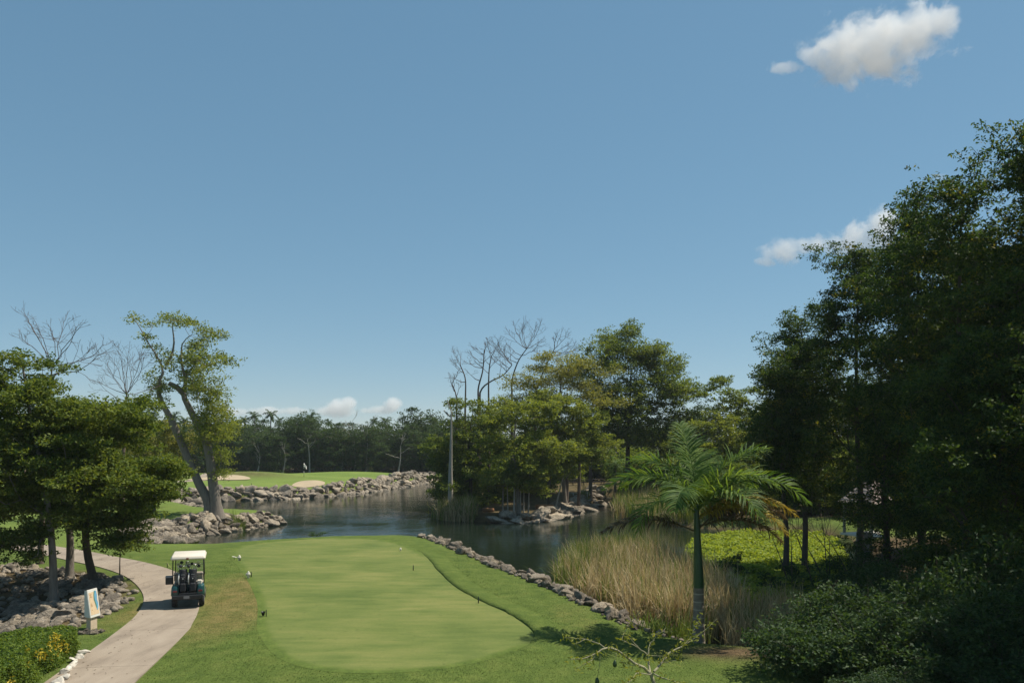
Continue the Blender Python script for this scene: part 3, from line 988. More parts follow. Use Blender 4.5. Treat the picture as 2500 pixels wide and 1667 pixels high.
# edging stones of the hedge and the little pile at the sign's foot
root = empty('stone_edging', (-12.2, 22, 0), label='row of small white stones between the hedge and the cart path', cat='stones')
sp = [(-12.42 + 0.095 * k + rnd.uniform(-0.05, 0.05), 23.75 - 0.30 * k + rnd.uniform(-0.06, 0.06), rnd.uniform(0.08, 0.14)) for k in range(18)]
put_rocks(root, sp, 'stone', ROCKS_LIGHT, 0.2)
root = empty('stone_pile', (-13.7, 26.7, 0), label='little pile of stones at the foot of the white sign', cat='stones')
put_rocks(root, [(-13.85 + rnd.uniform(-0.45, 0.6), 26.45 + rnd.uniform(-0.3, 0.2), rnd.uniform(0.05, 0.11)) for _ in range(22)], 'stone', ROCKS, 0.2)

# ------------------------------------------------------------------ trees by the path (left)
def rel(lobes, loc):
    return [(a - loc[0], b - loc[1], c - loc[2], d, e, f, n) for a, b, c, d, e, f, n in lobes]
def relp(pts, loc): return [tuple(np.asarray(p, float) - np.asarray(loc, float)) for p in pts]

b = (-18.3, 36.0, z1(-18.3, 36.0) - 0.1)
lob = [q[:6] + (int(q[6] * 1.4),) for q in ((-17.9, 36, 7.2, 2.0, 2.2, 1.6, 46), (-16.7, 35.6, 5.0, 2.1, 2.2, 1.3, 52), (-18.6, 35.2, 4.6, 2.0, 2.0, 1.5, 50), (-16.5, 36.0, 3.5, 1.7, 1.8, 0.8, 34), (-18.4, 35.4, 3.2, 1.5, 1.6, 0.8, 22), (-15.8, 36.0, 4.6, 0.9, 1.2, 0.7, 14), (-17.2, 35.3, 2.2, 0.8, 0.8, 0.5, 8), (-19.3, 36, 5.8, 1.6, 1.6, 1.5, 26), (-16.4, 35.4, 2.3, 0.8, 0.8, 0.6, 8))]
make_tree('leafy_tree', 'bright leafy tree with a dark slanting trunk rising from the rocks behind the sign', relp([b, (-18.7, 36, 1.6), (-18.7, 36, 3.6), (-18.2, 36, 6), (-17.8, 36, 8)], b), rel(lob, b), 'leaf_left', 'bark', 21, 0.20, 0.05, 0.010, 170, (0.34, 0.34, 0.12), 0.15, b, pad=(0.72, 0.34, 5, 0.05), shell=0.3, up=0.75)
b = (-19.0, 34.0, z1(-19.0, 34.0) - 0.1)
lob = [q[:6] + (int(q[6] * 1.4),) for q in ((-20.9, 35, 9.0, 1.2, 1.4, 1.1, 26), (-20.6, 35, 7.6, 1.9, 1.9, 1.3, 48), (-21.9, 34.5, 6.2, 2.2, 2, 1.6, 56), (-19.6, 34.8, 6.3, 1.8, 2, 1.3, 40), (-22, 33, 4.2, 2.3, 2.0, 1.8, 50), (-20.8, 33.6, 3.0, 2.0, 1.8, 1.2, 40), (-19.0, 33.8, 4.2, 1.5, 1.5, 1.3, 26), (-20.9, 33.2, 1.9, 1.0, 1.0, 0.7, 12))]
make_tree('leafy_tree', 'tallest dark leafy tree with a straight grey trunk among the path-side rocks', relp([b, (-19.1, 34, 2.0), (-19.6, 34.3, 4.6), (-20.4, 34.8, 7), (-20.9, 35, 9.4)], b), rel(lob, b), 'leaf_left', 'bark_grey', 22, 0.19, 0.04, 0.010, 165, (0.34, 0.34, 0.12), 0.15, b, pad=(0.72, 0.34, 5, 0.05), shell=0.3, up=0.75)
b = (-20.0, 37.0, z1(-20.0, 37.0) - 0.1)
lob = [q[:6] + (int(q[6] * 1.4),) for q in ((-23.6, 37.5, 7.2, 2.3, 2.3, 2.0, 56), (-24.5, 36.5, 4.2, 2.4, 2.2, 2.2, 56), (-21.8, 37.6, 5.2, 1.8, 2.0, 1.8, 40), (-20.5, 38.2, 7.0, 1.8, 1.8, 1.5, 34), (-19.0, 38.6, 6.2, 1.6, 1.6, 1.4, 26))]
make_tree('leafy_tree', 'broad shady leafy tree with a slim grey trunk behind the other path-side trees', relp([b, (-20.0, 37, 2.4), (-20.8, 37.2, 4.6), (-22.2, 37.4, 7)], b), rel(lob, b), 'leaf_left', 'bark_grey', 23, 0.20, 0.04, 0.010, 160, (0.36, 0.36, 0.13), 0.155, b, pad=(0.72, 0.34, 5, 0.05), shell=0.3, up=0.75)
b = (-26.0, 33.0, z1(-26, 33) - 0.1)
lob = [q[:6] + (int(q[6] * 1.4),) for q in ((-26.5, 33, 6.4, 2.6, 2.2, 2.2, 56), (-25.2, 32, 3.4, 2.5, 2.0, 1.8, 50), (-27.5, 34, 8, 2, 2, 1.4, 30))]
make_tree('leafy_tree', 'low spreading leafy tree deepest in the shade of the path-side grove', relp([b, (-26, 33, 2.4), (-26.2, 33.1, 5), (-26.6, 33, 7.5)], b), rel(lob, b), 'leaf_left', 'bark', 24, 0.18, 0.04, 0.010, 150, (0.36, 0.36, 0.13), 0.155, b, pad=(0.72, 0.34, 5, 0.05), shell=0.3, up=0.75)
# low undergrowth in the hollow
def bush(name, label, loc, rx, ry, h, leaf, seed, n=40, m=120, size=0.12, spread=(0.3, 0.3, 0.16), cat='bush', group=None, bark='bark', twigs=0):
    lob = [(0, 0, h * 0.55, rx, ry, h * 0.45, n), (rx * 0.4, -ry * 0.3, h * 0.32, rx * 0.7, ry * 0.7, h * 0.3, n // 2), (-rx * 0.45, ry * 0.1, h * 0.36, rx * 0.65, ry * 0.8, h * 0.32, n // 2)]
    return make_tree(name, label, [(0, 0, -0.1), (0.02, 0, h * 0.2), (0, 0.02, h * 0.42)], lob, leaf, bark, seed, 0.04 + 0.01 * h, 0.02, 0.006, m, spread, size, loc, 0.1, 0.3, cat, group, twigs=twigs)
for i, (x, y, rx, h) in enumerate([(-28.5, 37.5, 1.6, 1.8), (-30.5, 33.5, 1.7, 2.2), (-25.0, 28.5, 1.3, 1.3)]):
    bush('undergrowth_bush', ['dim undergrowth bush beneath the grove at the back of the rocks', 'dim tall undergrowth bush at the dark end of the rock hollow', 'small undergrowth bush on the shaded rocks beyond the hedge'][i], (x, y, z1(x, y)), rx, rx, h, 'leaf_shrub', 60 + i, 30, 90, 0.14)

# bare crowns behind the grove
def twig_fan(r, p, d, L, rad, depth, out, up=0.25):
    """forking bare branch: segments (a, b, ra, rb) appended to out"""
    n = 3 if depth > 1 else 2
    q = np.array(p, float); d = np.array(d, float)
    for i in range(n):
        d = d + r.normal(0, 0.16, 3) + np.array((0, 0, up * 0.25)); d /= np.linalg.norm(d)
        e = q + d * L / n
        r1 = rad * (1 - 0.22 * (i + 1) / n)
        out.append((q, e, rad * (1 - 0.22 * i / n), r1))
        q = e
        if depth > 0 and (i > 0 or r.uniform() < 0.5):
            s_ = d + r.normal(0, 0.55, 3); s_ /= np.linalg.norm(s_)
            twig_fan(r, q, s_, L * r.uniform(0.45, 0.7), r1 * 0.6, depth - 1, out, up)
    if depth > 0:
        s_ = d + r.normal(0, 0.3, 3); s_ /= np.linalg.norm(s_)
        twig_fan(r, q, s_, L * r.uniform(0.5, 0.75), rad * 0.66, depth - 1, out, up)

def bare_tree(name, label, spine, tips, bark, seed, rb, group=None, tw=5, extra_n=0, box=None, rtip=0.014, wander=0.2, alpha=0.2, start=0.35):
    loc = spine[0]
    r = np.random.default_rng(seed)
    T = np.array(tips, float)
    if extra_n:
        lo, hi = np.array(box[0], float), np.array(box[1], float)
        T = np.concatenate([T, r.uniform(lo, hi, (extra_n, 3))])
    root = empty(name, loc, label=label, cat='tree', group=group)
    sp = resample(spine, 0.5)
    n = len(sp)
    rad = rb * (1 - 0.80 * (np.arange(n) / (n - 1)) ** 0.9)
    rad[0] *= 1.3
    parts = [sweep(sp, rad, 8, r, 0.08)]
    out = []
    for t in T:
        dd = np.linalg.norm(sp - t, axis=1) + np.where(np.arange(n) < n * start, 1e3, 0) + 1.2 * np.maximum(sp[:, 2] - t[2] + 0.6, 0)
        k = int(np.argmin(dd)); a = sp[k]; L = np.linalg.norm(t - a)
        m_ = max(2, int(L / 0.5)); pts = [a]
        for q in range(1, m_ + 1):
            f = q / m_
            pts.append(a + (t - a) * f + (r.normal(0, 0.07 * L / m_ * 1.5, 3) if q < m_ else 0) - np.array((0, 0, 0.16 * L * f * (1 - f))))
        r0 = min(rad[k] * 0.6, 0.02 + 0.028 * L); rr = np.linspace(r0, rtip * 1.2, m_ + 1)
        for q in range(m_):
            out.append((pts[q], pts[q + 1], rr[q], rr[q + 1]))
            if tw > 1 and q >= m_ * 0.3:
                d = pts[q + 1] - pts[q]; d = d / np.linalg.norm(d) + r.normal(0, 0.5, 3); d /= np.linalg.norm(d)
                twig_fan(r, pts[q + 1], d, min(1.3, 0.22 * L + 0.35) * r.uniform(0.6, 1.2), rr[q + 1] * 0.6, 1 if tw < 5 else 2, out)
        d = pts[-1] - pts[-2]; d /= np.linalg.norm(d)
        if tw > 1: twig_fan(r, pts[-1], d, 0.5 + 0.1 * L, rtip * 1.1, 1 if tw < 5 else 2, out)
    A = np.array([o_[0] for o_ in out]); B = np.array([o_[1] for o_ in out]); ra = np.array([o_[2] for o_ in out]); rb_ = np.array([o_[3] for o_ in out])
    ra, rb_ = np.maximum(ra, rtip * 0.45), np.maximum(rb_, rtip * 0.4)
    parts.append(tubes(A, B, ra, rb_, 4))
    V, F = join(parts)
    link('trunk', np_mesh('trunk', V - np.array(loc), F, M[bark], True), root)
    return root

tips = [at(83, 807, 42.4), at(92, 822, 41.7), at(105, 826, 42), at(150, 815, 42.5), at(175, 826, 41.5), at(168, 845, 42), at(134, 836, 42), at(228, 868, 43), at(215, 890, 42), at(78, 845, 42), at(190, 880, 41)]
bare_tree('bare_tree', 'dead bare tree whose pale twigs stick out above the path-side grove', [(-24.2, 42, z1(-24.2, 42)), (-24.0, 42, 4), (-23.8, 42, 8), tuple(at(128, 892, 42))], tips, 'bark_dead', 31, 0.16, tw=6)
tips = [at(x, y, 60 + d) for x, y, d in ((270, 905, 0), (284, 893, 1), (297, 888, -1), (312, 878, 0), (326, 890, 1), (338, 893, -1), (349, 892, 0), (368, 950, 1), (265, 945, 0), (278, 925, 1), (340, 915, -1), (300, 915, 0), (262, 955, -1), (355, 960, 0))]
bare_tree('bare_tree', 'leafless grey tree between the grove and the leaning two-trunked tree', [(-28.6, 60, z1(-28.6, 60)), (-28.5, 60, 4), (-28.4, 60, 7.5), tuple(at(309, 962, 60))], tips, 'bark_dead', 32, 0.22, tw=5)

b = (-32.0, 73.0, z1(-32, 73))
lob = [(-31.6, 73, 6.6, 3.0, 2.4, 1.7, 40), (-29.3, 73, 6.3, 2.0, 2.0, 1.2, 22), (-34.5, 73, 5.4, 2.8, 2.2, 2.2, 40), (-31.5, 72.4, 3.6, 3.0, 2.0, 1.5, 36), (-35, 72.4, 2.2, 2.4, 1.8, 1.6, 26)]
make_tree('small_tree', 'yellow-green small tree behind the trunk of the leaning two-trunked tree', [(0, 0, -0.1), (0.2, 0, 2), (0.1, 0, 4), (0.3, 0, 6)], rel(lob, b), 'leaf_olive', 'bark', 33, 0.22, 0.05, 0.014, 90, (0.55, 0.55, 0.24), 0.22, b)
b = (-38.0, 82.0, z1(-38, 82))
lob = [(-38, 82, 5.4, 3.6, 3, 2.6, 56), (-41, 82, 3.4, 3.0, 2.4, 2.4, 36), (-36, 81, 2.4, 2.6, 2, 1.8, 30)]
make_tree('small_tree', 'round green small tree on the far bank left of the boulder wall', [(0, 0, -0.1), (0.1, 0, 2), (0, 0, 4.6)], rel(lob, b), 'leaf_mid', 'bark', 34, 0.25, 0.06, 0.014, 80, (0.6, 0.6, 0.26), 0.25, b)
bush('low_hedge', 'low clipped green hedge on the far bank beside the small rocks', (-39.8, 92.5, z1(-39.8, 92.5)), 2.0, 0.8, 1.1, 'leaf_mid', 66, 40, 60, 0.18, (0.35, 0.3, 0.16), cat='hedge')

# ------------------------------------------------------------------ the leaning two-trunked tree
def leaning_tree():
    Y0 = 69.5
    f = lambda zx, zy, dy=0.0: at(zx / 3.136, 740 + zy / 3.136, Y0 + dy)
    base = np.array((-25.45, 69.5, z1(-25.45, 69.5) - 0.15))
    r = np.random.default_rng(41)
    root = empty('leaning_tree', base, label='tall leaning tree with two thick grey trunks and ragged vine-clad foliage on the rocky point', cat='tree')
    left = [base + (-0.15, 0, 0)] + [f(*q) for q in ((1585, 1500), (1530, 1400), (1455, 1230), (1385, 1060), (1335, 950, -0.2), (1290, 850, -0.4), (1240, 765, -0.5), (1215, 690, -0.5), (1222, 590, -0.6), (1250, 520, -0.5), (1215, 430, -0.6), (1180, 370, -0.8), (1120, 280, -1), (1070, 185, -1), (1008, 95, -1.2))]
    right = [base + (0.45, 0.1, 0)] + [f(*q) for q in ((1645, 1480), (1632, 1390), (1612, 1230), (1592, 1120, 0.2), (1560, 1000, 0.3), (1500, 900, 0.4), (1440, 780, 0.4), (1402, 690, 0.4), (1425, 600, 0.4), (1398, 500, 0.5), (1388, 400, 0.6), (1400, 300, 0.6), (1470, 240, 0.8))]
    L, Rr = resample(left, 0.6), resample(right, 0.6)
    stub = resample([f(1402, 690, 0.4), f(1350, 640, 0.2), f(1292, 612, 0.0)], 0.5)
    third = resample([f(1270, 470, -0.4), f(1310, 410, -0.2), f(1332, 300, 0), f(1320, 180, 0), f(1330, 120, 0)], 0.5)
    clumps = [(1330, 130, 60, 32), (1300, 120, 30, 18), (1440, 150, 70, 20), (1385, 145, 40, 20), (1480, 165, 40, 15), (1190, 148, 70, 16), (1560, 208, 60, 12), (1625, 225, 50, 16), (1690, 240, 35, 14), (1570, 285, 60, 28), (1520, 345, 75, 55), (1460, 420, 70, 55), (1560, 440, 100, 55), (1670, 460, 80, 30), (1770, 450, 50, 22), (1640, 398, 50, 18), (1265, 430, 50, 45), (1305, 470, 45, 40), (1440, 540, 60, 50), (1240, 610, 65, 40), (1160, 565, 50, 30), (1230, 670, 45, 50), (1540, 640, 110, 55), (1690, 600, 50, 30), (1650, 690, 70, 60), (1500, 680, 60, 50), (1640, 790, 85, 75), (1560, 880, 90, 80), (1690, 880, 80, 60), (1740, 930, 70, 50), (1640, 990, 100, 75), (1740, 1010, 45, 35), (1600, 1060, 55, 50), (1690, 1140, 75, 45), (1640, 1150, 40, 40), (1710, 1190, 45, 40), (1680, 1310, 40, 45), (1720, 1290, 30, 20), (1400, 1020, 25, 30), (1240, 740, 30, 25), (1180, 335, 35, 18), (1120, 250, 22, 14), (1025, 110, 25, 25), (1470, 600, 50, 50), (1540, 530, 70, 45), (1590, 740, 60, 50), (1580, 960, 70, 60)]
    T, S = [], []
    for cx, cy, rx, ry in clumps:
        n = max(2, int(rx * ry / 520))
        for _ in range(n):
            a, q = r.uniform(0, 6.28), math.sqrt(r.uniform())
            T.append(f(cx + math.cos(a) * q * rx * 0.75, cy + math.sin(a) * q * ry * 0.75, r.normal(0, 0.5 + rx / 90)))
            S.append((min(0.5, 0.011 * rx + 0.08),) * 2 + (min(0.34, 0.010 * ry + 0.04),))
    T, S = np.array(T), np.array(S)
    nodes = np.concatenate([L, Rr, stub, third]); 
    # limbs: connect every clump to the nearest trunk point
    spine_all = [tuple(p) for p in nodes]
    par = list(range(-1, len(L) - 1)) + [0] + list(range(len(L), len(L) + len(Rr) - 1))
    parts = [sweep(L, np.interp(np.linspace(0, 1, len(L)), [0, 0.06, 0.2, 0.45, 0.6, 0.75, 1], [0.62, 0.42, 0.35, 0.29, 0.20, 0.08, 0.022]), 12, r, 0.10),
             sweep(Rr, np.interp(np.linspace(0, 1, len(Rr)), [0, 0.06, 0.2, 0.45, 0.62, 0.8, 1], [0.70, 0.46, 0.39, 0.32, 0.25, 0.10, 0.025]), 12, r, 0.10),
             sweep(stub, np.linspace(0.26, 0.19, len(stub)), 9, r, 0.06), sweep(third, np.linspace(0.12, 0.03, len(third)), 7, r)]
    twig_t = [f(1370, 375, 0.2), f(1480, 200, 0.5), f(1450, 250, .4), f(1290, 700, 0), f(1360, 690, .2), f(1300, 770, 0), f(1130, 450, -.8), f(1115, 330, -1), f(1230, 150, -.6), f(1160, 200, -.8), f(1420, 200, .3), f(1500, 260, .5), f(1350, 210, 0), f(1130, 380, -1), f(1170, 460, -.9), f(1600, 330, .6), f(1390, 590, .3), f(1340, 600, .1)]
    tgt = np.concatenate([T, np.array(twig_t)])
    nd_, pr_, tips = grow(r, np.concatenate([L[8:], Rr[10:], third]), tgt, 0.0, 0.16, 0.0)
    ns = len(L) - 8 + len(Rr) - 10 + len(third)
    rad = limb_radii(pr_, len(nd_), ns, 0.016, 0.3, 0.05)
    idx = np.arange(ns, len(nd_))
    rb = np.minimum(rad[idx], 0.14)
    parts.append(tubes(nd_[pr_[idx]], nd_[idx], np.minimum(rb * 1.3, 0.16), rb, 5))
    for ang in (0.2, 1.2, 2.4, 3.3, 4.3, 5.4):                  # root flares
        e = base + (0.2 + math.cos(ang) * 1.5, math.sin(ang) * 1.3, -0.15)
        parts.append(sweep(resample([base + (0.15, 0, 0.55), base + (0.15 + math.cos(ang) * 0.7, math.sin(ang) * 0.6, 0.18), e], 0.3), np.linspace(0.28, 0.05, len(resample([base + (0.15, 0, 0.55), base + (0.15 + math.cos(ang) * 0.7, math.sin(ang) * 0.6, 0.18), e], 0.3))), 7, r))
    V, F = join(parts)
    link('trunk', np_mesh('trunk', V - base, F, M['bark_grey'], True), root)
    V, F = sprays(r, T, 6, S * 0.95, 15, 0.21, 0.9, 2.0, 0.2, 0.42)
    link('crown', np_mesh('crown', V - base, F, M['leaf_mid']), root)
leaning_tree()

# ------------------------------------------------------------------ far wood behind the green
def far_tree_proto(seed, h, wdt, leaf='leaf_far', bark='bark_dead', m=62, size=0.36):
    lob = [(0, 0, h * 0.72, wdt, wdt, h * 0.26, 52), (wdt * 0.35, -wdt * 0.2, h * 0.46, wdt * 0.85, wdt * 0.85, h * 0.24, 40), (-wdt * 0.4, -wdt * 0.1, h * 0.40, wdt * 0.8, wdt * 0.85, h * 0.24, 36), (0, -wdt * 0.3, h * 0.16, wdt * 0.95, wdt * 0.8, h * 0.15, 30)]
    return make_tree('jungle_tree', 'x', [(0, 0, -0.2), (0.1, 0, h * 0.3), (-0.1, 0.1, h * 0.6), (0, 0, h * 0.85)], lob, leaf, bark, seed, 0.22, 0.06, 0.03, m, (0.85, 0.85, 0.38), size, (0, 0, 0), 0.2, 0.5)
protos = [far_tree_proto(50, 10.5, 3.6), far_tree_proto(51, 9.0, 4.2), far_tree_proto(52, 11.5, 3.4), far_tree_proto(53, 8.2, 4.0)]
used = [False] * 4
def put_copy(k, x, y, s, sz, rz, label, group, zoff=0.0):
    if not used[k]: o = protos[k]; used[k] = True
    else: o = copy_tree(protos[k])
    o.location = (x, y, z1(x, y) + zoff); o.scale = (s, s, s * sz); o.rotation_euler = (0, 0, rz)
    tag(o, label=label, group=group)
    return o
rf = random.Random(3)
for row, (y0, n, xa, xb, s0) in enumerate(((173, 19, -84, -14, 0.98), (181, 19, -88, -8, 1.08), (192, 18, -92, -2, 1.18))):
    for i in range(n):
        x = xa + (xb - xa) * (i + 0.5) / n + rf.uniform(-1.2, 1.2)
        y = y0 + rf.uniform(-2.5, 2.5)
        put_copy((i * 7 + row * 3) % 4, x, y, s0 * rf.uniform(0.85, 1.12), rf.uniform(0.88, 1.06), rf.uniform(-0.6, 0.6),
                 'dark green tree in the dense wood behind the far green', 'trees of the wood behind the far green')
# one dome-topped tree standing above the wood, beside the island
o = put_copy(0, -20.5, 184, 1.35, 1.05, 2.0, 'dome-topped dark tree standing above the wood near the dead snag', None)
if 'group' in o: del o['group']
# wood closing the view behind island and right bank
for i in range(16):
    x = 4 + i * 5.2 + rf.uniform(-1.5, 1.5); y = 150 - i * 1.6 + rf.uniform(-4, 4)
    put_copy((i * 3) % 4, x, y, 1.15 * rf.uniform(0.9, 1.15), rf.uniform(0.9, 1.1), rf.uniform(0, 6.28), 'dark green tree of the wood beyond the island and the picnic ground', 'trees of the wood beyond the island')
for i in range(9):
    x = -100 + i * 8.5; y = 128 - abs(i - 4) * 2.5 + rf.uniform(-3, 3)
    if x > -62: continue
    put_copy((i * 3 + 1) % 4, x, y, 1.1, 1.0, rf.uniform(0, 6.28), 'dark green tree beside the distant path left of the far green', 'trees left of the far green')

def frond(r, root_p, az, el, L, droop, leaflet=0.55, n=46, width=0.035, curl=1.4, vee=0.35, rach=0.02, bare=0.14, hangl=0.5, twist=0.0):
    """pinnate palm frond: rachis tube and leaflets as bent strips"""
    ns = 14
    p = np.array(root_p, float); pts = [p]; dirs = []
    for i in range(ns):
        t = i / (ns - 1)
        e = el - droop * t ** curl
        d = np.array((math.cos(e) * math.sin(az + twist * t), math.cos(e) * math.cos(az + twist * t), math.sin(e)))
        dirs.append(d); p = p + d * L / ns; pts.append(p)
    dirs.append(dirs[-1]); pts = np.array(pts); dirs = np.array(dirs)
    rv = sweep(pts, np.linspace(rach, rach * 0.2, len(pts)), 5)
    tt = np.linspace(bare, 0.99, n)
    tt = np.repeat(tt, 2); side = np.tile([-1.0, 1.0], n)
    tt = np.clip(tt + r.normal(0, 0.006, len(tt)), 0, 1)
    u = tt * (len(pts) - 1); i0 = np.minimum(u.astype(int), len(pts) - 2); fr = (u - i0)[:, None]
    B = pts[i0] * (1 - fr) + pts[i0 + 1] * fr
    D = norm_rows(dirs[i0] * (1 - fr) + dirs[i0 + 1] * fr)
    S = norm_rows(np.cross(D, np.array([[0, 0, 1.0]])))
    Un = np.cross(S, D)
    fwd = 0.35 + 0.75 * tt
    vv = vee + r.normal(0, 0.38, len(tt))
    d0 = norm_rows(S * side[:, None] + D * fwd[:, None] + Un * vv[:, None])
    side = side * r.uniform(0.75, 1.1, len(tt))
    ll = leaflet * np.where(r.uniform(0, 1, len(tt)) < 0.06, 0.45, 1.0) * np.clip(np.sin(math.pi * (0.16 + 0.80 * tt)), 0.15, 1) ** 0.7 * r.uniform(0.85, 1.1, len(tt))
    nseg = 3
    W = np.cross(d0, norm_rows(np.cross(d0, D) + 1e-6)); W = norm_rows(W)
    Q = np.empty((len(tt), nseg + 1, 2, 3)); c = B.copy(); d = d0.copy()
    for s in range(nseg + 1):
        wd = width * (0.55, 1.0, 0.75, 0.06)[s]
        Q[:, s, 0] = c - W * wd / 2; Q[:, s, 1] = c + W * wd / 2
        c = c + d * (ll / nseg)[:, None]
        d = norm_rows(d + np.array((0, 0, -hangl)) * (0.6 + 0.4 * s))
    V = Q.reshape(-1, 3)
    b0 = (np.arange(len(tt)) * (nseg + 1) * 2)[:, None]
    F = np.concatenate([b0 + np.array([[2 * s, 2 * s + 1, 2 * s + 3, 2 * s + 2]]) for s in range(nseg)], 0)
    return rv, (V, F)

def coconut_palm(seed, h, L, nf=13):
    r = np.random.default_rng(seed)
    root = empty('coconut_palm', (0, 0, 0), cat='palm tree')
    sp = resample([(0, 0, -0.2), (0.1, 0, h * 0.4), (0.3, 0.1, h * 0.75), (0.35, 0.1, h)], 0.8)
    V, F = sweep(sp, np.linspace(0.22, 0.13, len(sp)), 7, r)
    link('trunk', np_mesh('trunk', V, F, M['bark_dead'], True), root)
    parts = []
    for k in range(nf):
        az = k * 2.4 + r.uniform(-0.2, 0.2); el = 1.15 - 1.35 * (k / nf) + r.uniform(-0.1, 0.1)
        a, c = frond(r, sp[-1], az, el, L * r.uniform(0.85, 1.1), 1.0 + 0.4 * r.uniform(), 0.75, 16, 0.16, vee=0.1, rach=0.05, hangl=0.55)
        parts += [a, c]
    V, F = join(parts)
    link('crown', np_mesh('crown', V, F, M['leaf_far']), root)
    return root
cps = [coconut_palm(71, 12.0, 2.9), coconut_palm(72, 11.4, 2.5)]
cu = [False, False]
for i, (px, py, Y, s) in enumerate(((760, 1012, 188, 1.0), (664, 1006, 186, 1.0), (627, 1010, 187, 1.0), (602, 1020, 190, 0.8), (685, 1022, 192, 0.75), (915, 1022, 196, 0.7), (944, 1022, 196, 0.95), (575, 1025, 190, 0.7), (350, 1005, 150, 1.0), (372, 1005, 156, 0.95), (425, 1010, 170, 1.0), (455, 1020, 175, 0.8), (808, 1026, 196, 0.6), (705, 1028, 196, 0.6))):
    k = i % 2
    o = cps[k] if not cu[k] else copy_tree(cps[k]); cu[k] = True
    p = at(px, py, Y); g = z1(p[0], Y)
    hh = (12.0, 11.4)[k]
    o.location = (p[0] - 0.35, Y, p[2] - hh * 1.0); o.scale = (s, s, 1.0); o.rotation_euler = (0, 0, i * 1.3)
    s *= 0.78; o.scale = (s, s, 1)
    o.location.z = g; o.scale.z = max(0.6, (p[2] - 0.8 - g) / hh)
    tag(o, label='coconut palm crown sticking up over the far wood', group='coconut palms above the far wood')
# pale dead stems in front of the far wood
for i, (px, py, Y, hpx, lean) in enumerate(((756, 1165, 169, 96, -2), (835, 1115, 171, 40, 0), (893, 1085, 171, 45, 1), (972, 1160, 169, 72, 2), (690, 1160, 169, 50, 2), (628, 1155, 169, 48, 2), (868, 1090, 172, 60, -3))):
    bx = (px - 1250) / FPX * Y; g = z1(bx, Y)
    top = at(px + lean * 3, py - hpx, Y)
    rq = np.random.default_rng(880 + i)
    tips = [top + np.array((rq.normal(0, 0.9), rq.normal(0, 0.4), rq.uniform(-2.0, 1.8))) for _ in range(4 + i % 3)]
    bare_tree('dead_tree', 'thin pale dead tree standing in front of the wood behind the far green', [(bx, Y, g), tuple((np.array((bx, Y, g)) + top) / 2 + (0.2, 0, 0)), tuple(top)], tips, 'bark_pale', 80 + i, 0.20, 'pale dead trees in front of the far wood', tw=3, rtip=0.035)

# ------------------------------------------------------------------ island trees
def island_tree(label, base, spine, lobes, leaf, bark, seed, rb=0.25, m=112, size=0.27, spread=(0.52, 0.52, 0.26), name='island_tree', **k):
    z = z1(*base); loc = (base[0], base[1], z - 0.1)
    return make_tree(name, label, relp([(base[0], base[1], z - 0.1)] + spine, loc), rel(lobes, loc), leaf, bark, seed, rb, 0.05, 0.016, m, spread, size, loc, pad=(1.25, 0.3, 5), **k)
island_tree('bright feathery tree leaning over the slabs at the front of the island', (0.6, 80.0), [(0.5, 80, 2.5), (0.2, 80.5, 5.5), (0.4, 81, 9)],
            [(1.2, 80.5, 9.2, 2.6, 2.4, 1.8, 44), (-0.6, 80, 7.0, 3.2, 2.6, 1.6, 50), (2.6, 79.6, 5.8, 2.6, 2.2, 1.5, 44), (0.4, 79, 4.0, 2.8, 2.0, 1.2, 40), (-1.4, 79.2, 2.6, 2.0, 1.6, 0.9, 22), (4.6, 80, 6.2, 1.6, 1.6, 0.9, 14), (2.0, 79, 2.4, 1.8, 1.6, 0.9, 20)], 'leaf_mid', 'bark_grey', 101, 0.22)
island_tree('darker tree on the left end of the island beside the pale snag', (-4.5, 87.0), [(-4.4, 87, 3), (-4.6, 87, 6), (-4.2, 87, 9.5)],
            [(-4.0, 87, 9.6, 3.2, 2.6, 2.0, 48), (-6.0, 87, 6.4, 2.8, 2.4, 2.0, 46), (-3.4, 86, 6.6, 3.0, 2.4, 2.0, 44), (-5.4, 86, 3.6, 3.0, 2.2, 1.8, 46), (-7.4, 88, 4.0, 2.0, 2.0, 1.8, 26), (-2.6, 85, 3.4, 2.4, 2.0, 1.6, 34), (-4.5, 85, 1.5, 3.2, 2.0, 1.2, 40)], 'leaf_green', 'bark', 102, 0.28)
island_tree('airy olive-topped tree in the middle of the island', (6.0, 92.0), [(5.6, 92, 4), (5.0, 92, 8), (5.4, 92, 12), (5.6, 92, 15)],
            [(5.2, 92, 15.4, 4.6, 3.2, 1.2, 50), (2.6, 92, 12.8, 4.0, 3.0, 1.3, 48), (8.2, 92, 13.6, 3.4, 3.0, 1.3, 40), (9.6, 91, 11.0, 2.6, 2.4, 1.0, 24), (1.2, 92, 10.8, 3.2, 2.6, 1.0, 28)], 'leaf_olive', 'bark_grey', 103, 0.28, 90, 0.24, (0.75, 0.75, 0.26))
island_tree('mid-green tree filling the centre of the island', (4.0, 88.0), [(4.0, 88, 3), (4.4, 88, 6), (4.0, 88, 10)],
            [(3.6, 88, 10.2, 3.6, 2.8, 1.7, 56), (6.6, 88, 8.8, 3.4, 2.6, 2.0, 54), (1.6, 88, 7.6, 3.0, 2.6, 1.8, 44), (5.6, 87.5, 5.4, 2.8, 2.2, 1.7, 40), (8.2, 88, 6.4, 2.2, 2.0, 1.8, 34)], 'leaf_mid', 'bark', 104, 0.25)
